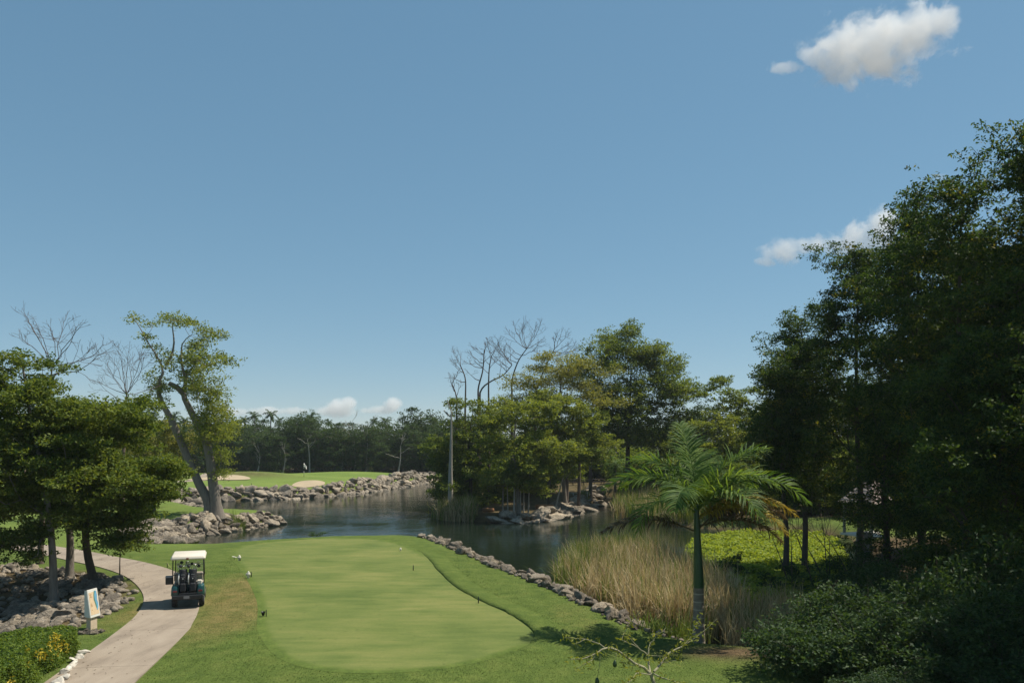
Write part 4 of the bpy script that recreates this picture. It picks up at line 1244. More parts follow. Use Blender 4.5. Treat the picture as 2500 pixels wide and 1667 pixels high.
island_tree('tallest dark green tree behind the island with ragged drooping sides', (14.0, 99.0), [(14, 99, 5), (14.2, 99, 10), (14.4, 99, 16)],
            [(14.2, 99, 18.6, 4.2, 3.2, 1.8, 56), (11.0, 98.5, 15.8, 3.8, 3.0, 2.2, 64), (17.0, 99, 16.4, 3.8, 3.0, 2.0, 58), (12.0, 98, 12.2, 3.8, 2.6, 2.6, 68), (17.0, 98.5, 12.6, 4.0, 3.0, 2.4, 66), (20.0, 99, 13.6, 2.6, 2.4, 2.4, 40), (11.6, 97.5, 8.6, 2.4, 2.2, 2.2, 44), (15.2, 97.4, 8.8, 3.0, 2.4, 2.4, 56), (19.6, 98.6, 9.6, 3.0, 2.4, 2.2, 50), (18, 98, 6.4, 2.6, 2, 1.6, 34)], 'leaf_green', 'bark', 105, 0.42, 120, 0.28, (0.7, 0.7, 0.55), hang=0.8)
island_tree('sunlit yellow-green tree right of the tallest island tree', (21.5, 92.0), [(21.5, 92, 3), (21.6, 92, 6), (22, 92, 8.5)],
            [(21.8, 92, 8.6, 2.8, 2.4, 1.7, 40), (23.8, 92, 6.6, 2.6, 2.2, 1.6, 36), (20.0, 91, 6.0, 2.4, 2.2, 1.6, 36), (22.4, 91, 3.8, 3.0, 2.0, 1.4, 36)], 'leaf_mid', 'bark', 106, 0.22)
for i, (x, y, h, wd, lf, lb) in enumerate(((25.5, 96, 14.6, 3.6, 'leaf_green', 'twin-domed green tree seen over the royal palm'), (31, 90, 12.6, 3.8, 'leaf_mid', 'green tree beyond the floating plants right of the twin-domed one'), (36, 84, 12.0, 4.2, 'leaf_green', 'dense green tree behind the gazebo'), (28.5, 76, 7.0, 3.2, 'leaf_olive', 'low lighter green tree on the bank behind the floating plants'), (22, 74.5, 5.0, 3.0, 'leaf_green', 'low dark tree on the bank behind the royal palm'), (34, 74, 6.4, 3.4, 'leaf_green', 'low dark tree beside the gazebo'), (43, 76, 13.0, 4.6, 'leaf_green', 'broad dark tree far behind the right-hand trees'))):
    if i >= 3:
        o0, h0, w0 = BT[(1, 2, 0, 0)[i - 3]]
        o = copy_tree(o0); o.location = (x, y, z1(x, y) - 0.1); o.scale = (wd / w0, wd / w0, h / h0); o.rotation_euler = (0, 0, i * 1.3); tag(o, label=lb)
        continue
    o = island_tree(lb, (x, y), [(x, y, h * 0.3), (x + 0.2, y, h * 0.6), (x, y, h * 0.85)], [(x - wd * 0.3, y, h * 0.84, wd * 0.8, wd * 0.7, h * 0.15, 40), (x + wd * 0.5, y, h * 0.74, wd * 0.7, wd * 0.6, h * 0.15, 36), (x, y - 1, h * 0.5, wd, wd * 0.7, h * 0.18, 50), (x, y - 1.4, h * 0.24, wd * 1.05, wd * 0.7, h * 0.16, 44)], lf, 'bark', 110 + i, 0.24, 100, 0.29, name='bank_tree')
    globals().setdefault('BT', []).append((o, h, wd))
# undergrowth of the island and the bank behind it
ub = bush('understory_bush', 'x', (0, 0, 0), 2.4, 1.8, 3.0, 'leaf_green', 180, 44, 100, 0.30, (0.55, 0.55, 0.3), cat='bush')
first = True
for i, (x, y, s_) in enumerate(((-6.2, 92, 1.1), (-1.5, 95, 1.0), (3.0, 99, 1.0), (17, 104, 1.2), (20.5, 103, 1.3), (25, 106, 1.4), (30, 103, 1.5), (35, 98, 1.5), (16.5, 112, 1.5), (22, 114, 1.4), (28, 113, 1.6), (6, 116, 1.4), (1, 112, 1.4), (-4, 104, 1.3), (26, 86, 1.3), (31, 82, 1.4), (37, 77, 1.4), (21.5, 82, 1.2), (40, 70, 1.5), (34, 66, 1.3), (12, 121, 1.6), (19.5, 92, 1.0))):
    o = ub if first else copy_tree(ub); first = False
    o.location = (x, y, z1(x, y)); o.scale = (s_, s_, s_ * 1.1); o.rotation_euler = (0, 0, i * 1.7)
    tag(o, label='dense green bush in the undergrowth of the island and the wooded bank', group='undergrowth of the island and wooded bank')
# slim stems at the front of the island
for i, (px, py, Y, hh, lean) in enumerate(((1255, 1262, 79.5, 4.2, 0.1), (1271, 1262, 80.0, 3.6, -0.05), (1278, 1245, 81.5, 4.4, 0.1), (1290, 1252, 81, 3.6, 0.12), (1240, 1252, 80.8, 3.6, -0.1), (1228, 1250, 81.3, 3.4, 0.0), (1355, 1232, 86, 4.0, 1.1))):
    x = (px - 1250) / FPX * Y
    g = z1(x, Y) - 0.1
    lobes = [(lean * 0.9, 0, hh, 1.1, 1.0, 0.7, 14)]
    make_tree('slim_tree', 'slim pale-stemmed sapling at the waterline of the island' if i < 6 else 'leaning pale-trunked small tree beside the island slabs', [(0, 0, 0), (lean * 0.4, 0, hh * 0.5), (lean * 0.9, 0, hh)], lobes, 'leaf_mid', 'bark_pale', 130 + i, (0.13 if i in (0, 6) else 0.08), 0.04, 0.014, 70, (0.45, 0.45, 0.2), 0.2, (x, Y, g), 0.5, group='saplings at the front of the island' if i < 6 else None)
# snag and dead trees
p0 = at(1101, 1192, 82)
bare_tree('dead_snag', 'single straight pale grey dead trunk standing in front of the island trees', [(p0[0], 82, -1.4), (p0[0] - 0.05, 82, 3), tuple(at(1101, 1100, 82)), tuple(at(1102, 1006, 82))], [at(1084, 1002, 82), at(1092, 978, 82), at(1090, 1006, 82)], 'bark_pale', 141, 0.34, tw=1, start=0.85, rtip=0.05)
f4 = lambda zx, zy, Y: at(1000 + zx / 2.8, 780 + zy / 2.8, Y)
dead = [
    ([(380, 640), (382, 520), (380, 400), (345, 310)], [(310, 305), (305, 240), (350, 260), (345, 300), (320, 330), (300, 400)], 92, 'forked bare dead tree at the left end of the island'),
    ([(470, 600), (470, 470), (500, 350), (510, 210)], [(515, 200), (450, 210), (460, 300), (430, 250), (420, 380), (530, 180), (540, 260), (400, 300), (480, 220)], 95, 'bare dead tree with a hooked top on the island'),
    ([(480, 600), (490, 480), (560, 420), (640, 380), (700, 310)], [(590, 200), (610, 180), (650, 240), (600, 300), (660, 330), (640, 230), (560, 230), (620, 350), (690, 250)], 97, 'bare dead tree with a long side limb on the island'),
    ([(700, 560), (700, 420), (740, 290), (800, 200)], [(690, 110), (730, 90), (770, 80), (850, 80), (880, 70), (830, 150), (760, 130), (700, 200), (680, 230), (860, 200), (780, 100), (875, 160), (650, 250)], 99, 'highest bare dead tree in the middle of the island'),
    ([(860, 560), (890, 420), (940, 300), (990, 200)], [(1000, 130), (1030, 120), (1060, 130), (1070, 180), (1040, 230), (960, 230), (900, 260), (1100, 220), (1140, 200), (990, 160), (880, 240)], 100, 'bare dead tree rising out of the olive-topped tree'),
    ([(540, 600), (540, 440), (545, 330), (560, 250)], [(540, 200), (580, 210), (600, 170), (520, 280), (575, 300), (500, 330)], 94, 'thin bare dead tree among the island snags'),
    ([(320, 640), (318, 520), (290, 440)], [(318, 390), (285, 440), (335, 480), (300, 420)], 91, 'short broken dead tree at the left end of the island')]
for i, (spn, tps, Y, lb) in enumerate(dead):
    s = [f4(a, b_, Y) for a, b_ in spn]
    g = z1(s[0][0], Y)
    rr = np.random.default_rng(150 + i)
    tp = [f4(a, b_, Y + rr.uniform(-1.2, 1.2)) for a, b_ in tps]
    bare_tree('dead_tree', lb, [(s[0][0], Y, g)] + [tuple(q) for q in s], tp, 'bark_dead', 150 + i, 0.26, tw=7, rtip=0.02, alpha=0.1, start=0.4)
# drooping dark fan palm on the island
def fan_palm(x, y, h, seed, label):
    r = np.random.default_rng(seed)
    g = z1(x, y)
    root = empty('shaggy_palm', (x, y, g), label=label, cat='palm tree')
    sp = resample([(0, 0, -0.1), (0.1, 0, h * 0.5), (0.05, 0, h)], 0.5)
    V, F = sweep(sp, np.linspace(0.2, 0.16, len(sp)), 8, r)
    link('trunk', np_mesh('trunk', V, F, M['bark_dead'], True), root)
    parts = []
    for k in range(22):
        a, c = frond(r, sp[-1], k * 2.4, 0.9 - 2.0 * k / 22, 2.3 * r.uniform(0.8, 1.15), 1.5, 0.6, 18, 0.07, vee=0.0, rach=0.03, hangl=0.9)
        parts += [a, c]
    V, F = join(parts)
    link('crown', np_mesh('crown', V, F, M['palm']), root)
p = at(1412, 1085, 92)
fan_palm(p[0], 92, p[2] - z1(p[0], 92) + 0.3, 161, 'dark shaggy palm with hanging fronds in the island shade')
p = at(1500, 1130, 104)
fan_palm(p[0], 104, p[2] - z1(p[0], 104), 162, 'small dark palm beside the picnic tables')

# ------------------------------------------------------------------ right-hand trees
RT = {}
def again(src, label, x, y, top, wd, rz):
    """another tree of the same growth: own place, size and turn"""
    o0, h0, w0 = RT[src]
    o = copy_tree(o0); z = z1(x, y)
    o.location = (x, y, z); k = wd / w0; o.scale = (k, k, (top - z) / h0); o.rotation_euler = (0, 0, rz)
    return tag(o, label=label)
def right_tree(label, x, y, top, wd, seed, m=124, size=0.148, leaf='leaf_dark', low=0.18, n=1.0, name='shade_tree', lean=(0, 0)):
    z = z1(x, y); h = top - z
    r = np.random.default_rng(seed + 900)
    lobes = []
    k = 10
    for i in range(k):
        t = low + (0.97 - low) * (i + 0.5) / k
        rad = wd * (0.95 - 0.62 * ((t - 0.40) / 0.6) ** 2 if t > 0.40 else 0.80 + 0.15 * t / 0.4)
        a = i * 2.4 + r.uniform(-0.5, 0.5)
        off = rad * r.uniform(0.28, 0.50)
        lobes.append((math.cos(a) * off + lean[0] * t, math.sin(a) * off + lean[1] * t, h * t, rad * 0.66, rad * 0.66, h * 0.075, int(34 * n)))
    # sprays that break the outline
    for i in range(16):
        t = r.uniform(0.40, 1.0); a = r.uniform(0, 6.28)
        rad = wd * (1.0 - 0.6 * ((t - 0.4) / 0.6) ** 2)
        lobes.append((math.cos(a) * rad * 1.02 + lean[0] * t, math.sin(a) * rad * 1.02 + lean[1] * t, h * t + 0.3, 0.5, 0.5, 0.6, int(6 * n)))
    lobes.append((lean[0], lean[1], h * 0.985, 0.35, 0.35, 0.5, 6))
    RT[seed] = (None, h, wd)
    o = make_tree(name, label, [(0, 0, -0.2), (0.15, 0, h * 0.25), (lean[0] * .5 - 0.1, lean[1] * .5, h * 0.55), (lean[0], lean[1], h * 0.93)], lobes, leaf, 'bark', seed, 0.22, 0.04, 0.010, m, (0.36, 0.36, 0.22), size, (x, y, z), 0.15, 0.25, up=0.7, pad=(0.80, 0.62, 6, -0.10))
    RT[seed] = (o, h, wd)
    return o
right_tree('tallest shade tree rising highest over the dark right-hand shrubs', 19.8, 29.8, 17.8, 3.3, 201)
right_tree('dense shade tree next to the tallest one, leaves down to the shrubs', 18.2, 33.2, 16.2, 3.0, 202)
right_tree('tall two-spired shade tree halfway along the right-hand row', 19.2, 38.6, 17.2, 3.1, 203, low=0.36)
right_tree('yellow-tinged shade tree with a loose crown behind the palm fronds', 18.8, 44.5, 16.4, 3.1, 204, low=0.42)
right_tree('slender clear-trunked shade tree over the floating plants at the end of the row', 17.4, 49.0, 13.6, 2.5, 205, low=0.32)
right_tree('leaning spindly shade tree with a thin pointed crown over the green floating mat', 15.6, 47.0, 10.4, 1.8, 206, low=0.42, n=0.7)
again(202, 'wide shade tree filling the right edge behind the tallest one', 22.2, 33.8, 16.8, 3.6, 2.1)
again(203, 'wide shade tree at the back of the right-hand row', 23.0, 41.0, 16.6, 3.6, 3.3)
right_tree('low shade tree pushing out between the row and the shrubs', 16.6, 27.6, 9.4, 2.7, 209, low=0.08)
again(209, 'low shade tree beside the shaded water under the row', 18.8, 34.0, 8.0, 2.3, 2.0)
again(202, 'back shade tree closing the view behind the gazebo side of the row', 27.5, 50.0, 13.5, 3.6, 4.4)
again(201, 'off-frame tree added past the near end of the right-hand row to shade the shrubs', 20.0, 22.5, 16.5, 3.6, 2.6)  # out of view; added so its shadow falls on the right-hand shrubs
again(202, 'nearest off-frame tree added on the right to keep the lowest shrubs in shade', 17.5, 17.5, 14.5, 3.4, 5.2)  # second tree outside the frame, put in to darken the nearest shrubs
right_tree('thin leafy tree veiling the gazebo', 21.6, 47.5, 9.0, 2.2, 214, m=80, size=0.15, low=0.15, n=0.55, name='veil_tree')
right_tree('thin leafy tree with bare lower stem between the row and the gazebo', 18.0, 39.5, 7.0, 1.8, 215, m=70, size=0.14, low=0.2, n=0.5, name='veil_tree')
shr = [(8.2, 21.6, 1.5, 1.5, 'dim leafy shrub at the edge of the trodden soil'), (10.2, 20.6, 1.9, 2.2, 'big dim leafy shrub behind the soil patch shrub'), (12.6, 21.0, 2.0, 2.8, 'tall dim shrub at the foot of the tallest shade tree'), (9.6, 23.6, 1.7, 2.0, 'vine-covered shrub beside the shaded water'), (12.0, 25.4, 2.0, 2.8, 'vine-covered shrub mound behind the shaded water'), (13.6, 23.2, 2.0, 3.6, 'tall vine-covered shrub against the tallest shade tree'), (14.0, 31.5, 1.9, 3.2, 'dim shrub on the far side of the shaded water'), (16.4, 39.0, 2.0, 3.0, 'dim shrub below the two-spired shade tree'), (11.6, 18.4, 1.7, 1.5, 'lowest dim shrub in front of the other shrubs'), (8.6, 18.6, 1.2, 0.9, 'small fern-like shrub on the shaded grass')]
for i, (x, y, rx, h, lb) in enumerate(shr):
    if i < 4:
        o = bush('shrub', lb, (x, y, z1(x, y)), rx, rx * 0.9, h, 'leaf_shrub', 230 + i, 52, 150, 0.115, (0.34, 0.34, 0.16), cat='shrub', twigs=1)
        shp = globals().setdefault('SHP', []); shp.append((o, rx, h))
    else:
        o0, r0, h0 = SHP[1 + i % 3]
        o = copy_tree(o0); o.location = (x, y, z1(x, y)); o.scale = (rx / r0, rx / r0, h / h0); o.rotation_euler = (0, 0, i * 1.9); tag(o, label=lb)

# gazebo behind the row
def gazebo(x, y):
    g = z1(x, y)
    root = empty('gazebo', (x, y, g), 0.35, label='small gazebo with a brown shingled pyramid roof among the right-hand trees', cat='gazebo')
    hw, e, top = 1.7, 2.4, 4.4
    for sx in (-1, 1):
        for sy in (-1, 1):
            box_part('post', (sx * (hw - 0.35), sy * (hw - 0.35), e / 2), (0.16, 0.16, e), M['weathered'], root, 0.015)
    box_part('floor', (0, 0, 0.06), (hw * 2 - 0.3, hw * 2 - 0.3, 0.14), M['plaster'], root)
    rf_ = empty('roof', (0, 0, 0)); rf_.parent = root
    nC = 9
    for k in range(nC):
        t0, t1 = k / nC, (k + 1.25) / nC
        a, b_ = hw * (1 - t0), hw * max(0.0, 1 - t1)
        za, zb = e + (top - e) * t0, e + (top - e) * min(t1, 1.0)
        V = [(-a, -a, za), (a, -a, za), (a, a, za), (-a, a, za), (-a, -a, za + 0.05), (a, -a, za + 0.05), (a, a, za + 0.05), (-a, a, za + 0.05), (-b_, -b_, zb + 0.01), (b_, -b_, zb + 0.01), (b_, b_, zb + 0.01), (-b_, b_, zb + 0.01)]
        F = [(0, 1, 5, 4), (1, 2, 6, 5), (2, 3, 7, 6), (3, 0, 4, 7), (4, 5, 9, 8), (5, 6, 10, 9), (6, 7, 11, 10), (7, 4, 8, 11)]
        link('shingle_course', py_mesh('shingle_course', V, F, M['shingle']), rf_)
gazebo(26.6, 60.5)
box_part('concrete_pillar', (0, 0, 0), (0.9, 0.7, 2.2), M['weathered'], None, 0.05, taper=(0.8, 0.8), label='weathered concrete pillar half hidden under the right-hand shade trees', cat='pillar').location = (21.9, 51.0, z1(21.9, 51.0) + 0.9)
# ------------------------------------------------------------------ reeds and floating plants
def blades(r, P, z, h, width, lean, bend, seg=4):
    n = len(P)
    az = r.uniform(0, 6.28, n); ln = np.abs(r.normal(0, lean, n)); bd = np.abs(r.normal(0, bend, n))
    brk = r.uniform(0, 1, n) < 0.22                              # snapped blades
    bd = np.where(brk, bd + r.uniform(0.7, 1.5, n), bd); ln = np.where(r.uniform(0, 1, n) < 0.08, ln + 0.5, ln)
    hh = h * r.uniform(0.6, 1.15, n) * (1 + 0.16 * np.sin(P[:, 0] * 1.9 + 1) * np.sin(P[:, 1] * 1.4))
    wa = az + 1.57 + r.normal(0, 0.5, n)
    Wd = np.stack([np.cos(wa), np.sin(wa), np.zeros(n)], 1)
    c = np.column_stack([P, z])
    Q = np.empty((n, seg + 1, 2, 3))
    for s in range(seg + 1):
        w_ = width * (1.0, 1.0, 0.85, 0.6, 0.05)[s]
        Q[:, s, 0] = c - Wd * w_ / 2; Q[:, s, 1] = c + Wd * w_ / 2
        a = np.clip(ln + bd * (s / seg) ** 1.6 * 2, 0, 2.7)
        d = np.stack([np.sin(a) * np.cos(az), np.sin(a) * np.sin(az), np.cos(a)], 1)
        c = c + d * (hh / seg)[:, None]
    b0 = (np.arange(n) * (seg + 1) * 2)[:, None]
    F = np.concatenate([b0 + np.array([[2 * s, 2 * s + 1, 2 * s + 3, 2 * s + 2]]) for s in range(seg)], 0)
    return Q.reshape(-1, 3), F

def poly_points(r, poly, n):
    poly = np.asarray(poly, float); lo, hi = poly.min(0), poly.max(0); out = np.zeros((0, 2))
    while len(out) < n:
        P = r.uniform(lo, hi, (n * 2, 2)); out = np.concatenate([out, P[inside(P, poly)]])
    return out[:n]

def clumped(r, poly, n, nc, sd):
    c = poly_points(r, poly, nc)
    P = c[r.integers(0, nc, n)] + r.normal(0, sd, (n, 2))
    return P

def reed_bed(poly, n_dry, n_green, h, seed, lab_dry, lab_green, wd=0.03, edge=None):
    r = np.random.default_rng(seed)
    zz = lambda P: np.maximum(zfun(P), WATER_Z - 0.1)
    if n_dry:
        P = clumped(r, poly, n_dry, n_dry // 14, 0.22)
        V, F = blades(r, P, zz(P), h, wd, 0.16, 0.42)
        link('dry_reeds', np_mesh('dry_reeds', V, F, M['reed_dry']), label=lab_dry, cat='reeds', kind='stuff')
    P = clumped(r, edge if edge is not None else poly, n_green, n_green // 16, 0.25)
    V, F = blades(r, P, zz(P), h * 1.05, wd, 0.13, 0.30)
    link('green_reeds', np_mesh('green_reeds', V, F, M['reed_green']), label=lab_green, cat='reeds', kind='stuff')
BED = [(2.9, 38.8), (4.4, 34.8), (5.6, 31.6), (7.4, 30.2), (9.3, 31.5), (9.8, 36), (9.9, 44), (8.6, 49.5), (5.4, 50.5), (3.6, 47), (2.6, 42.5)]
reed_bed(BED, 11500, 3000, 2.0, 301, 'thick bed of straw-coloured dry reeds in the water beside the tee bank', 'green cattail blades growing through the big dry reed bed')
r_ = np.random.default_rng(303)
P = clumped(r_, [(2.4, 39.5), (3.2, 37.5), (4.2, 40), (4.6, 45), (5.2, 50.5), (8.6, 51.5), (8.4, 49.5), (4.6, 48.5), (2.8, 44)], 2200, 120, 0.25)
V, F = blades(r_, P, np.maximum(zfun(P), WATER_Z - 0.1), 2.1, 0.032, 0.16, 0.32)
link('green_reeds', np_mesh('green_reeds', V, F, M['reed_green']), label='fringe of green cattails along the open-water side of the dry reeds', cat='reeds', kind='stuff')
reed_bed([(7.6, 29), (9.4, 28.4), (12.5, 29), (13.5, 32), (12, 35.5), (10, 35)], 2300, 500, 1.5, 304, 'sparse brown broken reeds standing in the shaded water right of the palm', 'few green blades in the shaded water right of the palm', 0.024)
reed_bed([(10.6, 84), (14.0, 74), (17.5, 73), (18.5, 84), (15.8, 97), (12.5, 96)], 1800, 3600, 2.3, 305, 'yellowish dry reeds in the channel between island and right bank', 'green cattails in the channel between island and right bank', 0.05)
reed_bed([(-7.8, 82.6), (-6.2, 79.2), (-4.0, 78.2), (-3.4, 80), (-5.6, 83.5)], 1100, 900, 2.0, 306, 'rounded clump of brown-tipped reeds at the left foot of the island', 'green blades in the clump at the left foot of the island', 0.05)
for k, (x, y, n, h, lb) in enumerate(((-14.6, 55.6, 260, 1.2, 'tuft of tall grass at the water behind the tee'), (-23.6, 70.6, 240, 1.3, 'tuft of drooping grass at the foot of the leaning tree'), (4.9, 27.2, 160, 0.8, 'tuft of grass among the rocks near the palm'), (8.6, 97.4, 150, 2.0, 'upright green reed tuft on the island slabs'), (2.5, 36.6, 140, 0.6, 'small green tuft among the rocks beside the reeds'), (5.9, 27.2, 170, 1.3, 'green sedge clump between rocks and palm'))):
    r_ = np.random.default_rng(320 + k)
    P = np.clip(r_.normal(0, 0.3, (n, 2)), -0.6, 0.6) + (x, y)
    V, F = blades(r_, P, zfun(P) - 0.03, h, 0.03, 0.35, 0.5)
    c0 = np.array((x, y, z1(x, y)))
    link('grass_tuft', np_mesh('grass_tuft', V - c0, F, M['reed_green']), loc=c0, label=lb, cat='grass')
bush('waterside_bush', 'low round bush poking up at the water behind the tee', (-13.5, 56.0, z1(-13.5, 56.0)), 0.9, 0.7, 1.5, 'leaf_shrub', 331, 18, 60, 0.14, (0.28, 0.28, 0.16))

MAT = [(9.4, 37.5), (12.5, 36.2), (15.4, 38), (17.5, 42.5), (20.5, 49.5), (23.4, 57.8), (25.6, 64.5), (24.5, 69), (19, 69), (14.8, 66), (12, 57), (10.4, 49)]
r_ = np.random.default_rng(340)
P = clumped(r_, MAT, 34000, 1500, 0.42)
P = P[inside(P, MAT)]
hm = 0.06 + 0.18 * np.clip(np.sin(P[:, 0] * 1.7 + 0.6 * np.sin(P[:, 1])) * np.sin(P[:, 1] * 1.3) + 0.45, 0, 1.5)
C = np.column_stack([P, WATER_Z + 0.02 + hm * r_.uniform(0.15, 1.2, len(P))])
V, F = leaf_quads(r_, C, 1, (0.05, 0.05, 0.03), 0.19, 1.3, 1.5)
link('floating_plants', np_mesh('floating_plants', V, F, M['leaf_mat']), label='bright yellow-green mat of floating water plants behind the palm', cat='water plants', kind='stuff')
for k, (x, y, rx, h, lb) in enumerate(((12.2, 45.5, 0.7, 1.3, 'dark climber sprig standing in the green floating mat'), (13.6, 41.5, 0.9, 1.1, 'ragged climber bush at the near edge of the floating mat'), (15.4, 44, 0.9, 1.5, 'ragged climber bush under the leaning spindly tree'))):
    bush('climber_bush', lb, (x, y, WATER_Z - 0.05), rx, rx, h, 'leaf_shrub', 345 + k, 10, 50, 0.14, (0.22, 0.22, 0.14), twigs=2)
# thin bare stems in front of the mat
rs = np.random.default_rng(350)
for i in range(9):
    x, y = 14.2 + i * 0.5 + rs.uniform(-0.3, 0.3), 42.5 + rs.uniform(-2.5, 2.5) + i * 0.3
    g = max(z1(x, y), WATER_Z - 0.2)
    lean = rs.uniform(-2.2, -0.6) if i % 3 else rs.uniform(-0.6, 0.4)
    tp = [(x + lean + rs.uniform(-0.6, 0.6), y + rs.uniform(-0.5, 0.5), g + 3.4 + rs.uniform(-0.6, 0.8)) for _ in range(5)]
    bare_tree('bare_sapling', 'thin slanting bare sapling in front of the floating plants', [(x, y, g), (x + lean * 0.4, y, g + 1.5), (x + lean * 0.85, y, g + 2.8)], tp, 'bark', 360 + i, 0.05, 'bare saplings before the floating plants', tw=3, rtip=0.008)

# ------------------------------------------------------------------ royal palm
def palm_trunk_mat():
    m, nt, b_ = new_mat('royal_palm_trunk')
    v = coords(nt)
    wv = nd(nt, 'ShaderNodeTexWave', bands_direction='Z', wave_type='BANDS')
    setin(wv, Scale=1.25, Distortion=0.6, Detail=2.0)
    nt.links.new(v, wv.inputs['Vector'])
    n_ = noise(nt, v, 5.0, 5.0)
    c = ramp(nt, n_, [(0.3, (0.13, 0.10, 0.075)), (0.7, (0.25, 0.20, 0.15))])
    c = mixc(nt, ramp(nt, wv.outputs['Fac'], [(0.90, (0, 0, 0)), (0.98, (1, 1, 1))]), c, (0.34, 0.29, 0.22))
    nt.links.new(c, b_.inputs['Base Color']); setin(b_, Roughness=0.8)
    bump(nt, b_, n_, 0.4, 0.02)
    return m
M['palm_trunk'] = palm_trunk_mat()
M['crownshaft'] = simple('crownshaft_green', (0.022, 0.060, 0.022), 0.35, var=0.25, scale=3)
def royal_palm():
    x, y = 5.9, 25.9
    g = z1(x, y)
    r = np.random.default_rng(400)
    root = empty('royal_palm', (x, y, g), label='young royal palm with smooth green crownshaft at the corner of the water', cat='palm tree')
    zt = lambda Z: Z - g
    pr = [(-0.15, 0.23), (0.1, 0.205), (0.6, 0.185), (1.2, 0.17), (zt(1.55), 0.16)]
    pts = [(0, 0, a) for a, _ in pr]
    V, F = sweep(pts, [q for _, q in pr], 16)
    link('trunk', np_mesh('trunk', V, F, M['palm_trunk'], True), root)
    pr = [(zt(1.54), 0.158), (zt(1.7), 0.165), (zt(2.2), 0.145), (zt(2.9), 0.115), (zt(3.5), 0.10), (zt(4.1), 0.075), (zt(4.4), 0.03)]
    V, F = sweep([(-0.03 * max(0, a - 2), 0, a) for a, _ in pr], [q for _, q in pr], 16)
    link('crownshaft', np_mesh('crownshaft', V, F, M['crownshaft'], True), root)
    top = np.array((-0.05, 0, zt(3.95)))
    # azimuth (clockwise from +Y), start elevation, length, droop, material, start height
    fr = [(-1.50, 1.00, 3.5, 1.75, 'palm', 0.0), (-0.35, 1.45, 2.9, 0.55, 'palm', 0.15), (1.35, 1.12, 3.3, 1.05, 'palm', 0.1), (-2.65, 0.92, 2.9, 1.9, 'palm', 0.0),
          (1.75, 0.85, 3.9, 1.70, 'palm', 0.0), (1.62, 0.62, 3.4, 1.35, 'palm_old', -0.2), (-1.62, 0.42, 3.2, 0.95, 'palm_dry', -0.65), (1.45, 0.78, 3.3, 1.5, 'palm_dry', -0.6),
          (0.35, 1.15, 3.2, 1.2, 'palm', 0.1), (0.9, 0.95, 3.3, 1.6, 'palm', 0.0), (2.55, 0.85, 2.9, 1.9, 'palm', 0.0), (-0.95, 0.95, 3.1, 1.6, 'palm', 0.0), (2.1, 0.55, 3.1, 1.5, 'palm_old', -0.25), (-0.1, 0.8, 3.0, 1.5, 'palm', -0.1), (-2.0, 0.75, 2.8, 2.1, 'palm', -0.1), (2.0, 1.1, 3.0, 1.8, 'palm', 0.05), (-1.1, 1.2, 3.0, 1.4, 'palm', 0.1), (1.5, 0.35, 3.0, 1.2, 'palm_dry', -0.5)]
    for az, el, L, dr, mt, dz in fr:
        a, c = frond(r, top + (0, 0, dz), az, el, L, dr, 0.95 if mt == 'palm' else 0.70, 84, 0.042, 1.25, 0.30, 0.030, 0.2 if dz < -0.5 else 0.10, 0.34 if mt == 'palm' else 0.75)
        V, F = join([a, c])
        link('frond', np_mesh('frond', V, F, M[mt]), root, label={'palm_old': 'yellowing old frond', 'palm_dry': 'dry brown hanging frond'}.get(mt))
royal_palm()
# a dark palm low in the right-hand shade
r_ = np.random.default_rng(410)
px_, py_ = 16.6, 41.5
gp = z1(px_, py_)
root = empty('understory_palm', (px_, py_, gp), label='low dark feather palm in the shade below the right-hand row', cat='palm tree')
parts = []
for k in range(9):
    a, c = frond(r_, (0, 0, 0.7), -1.6 + k * 0.55, 1.1 - 0.05 * k, 2.6, 1.6, 0.6, 30, 0.04, rach=0.03)
    parts += [a, c]
V, F = join(parts); link('crown', np_mesh('crown', V, F, M['palm']), root)
V, F = sweep([(0, 0, -0.1), (0, 0, 0.4), (0, 0, 0.8)], [0.2, 0.16, 0.1], 8); link('trunk', np_mesh('trunk', V, F, M['bark_dead'], True), root)

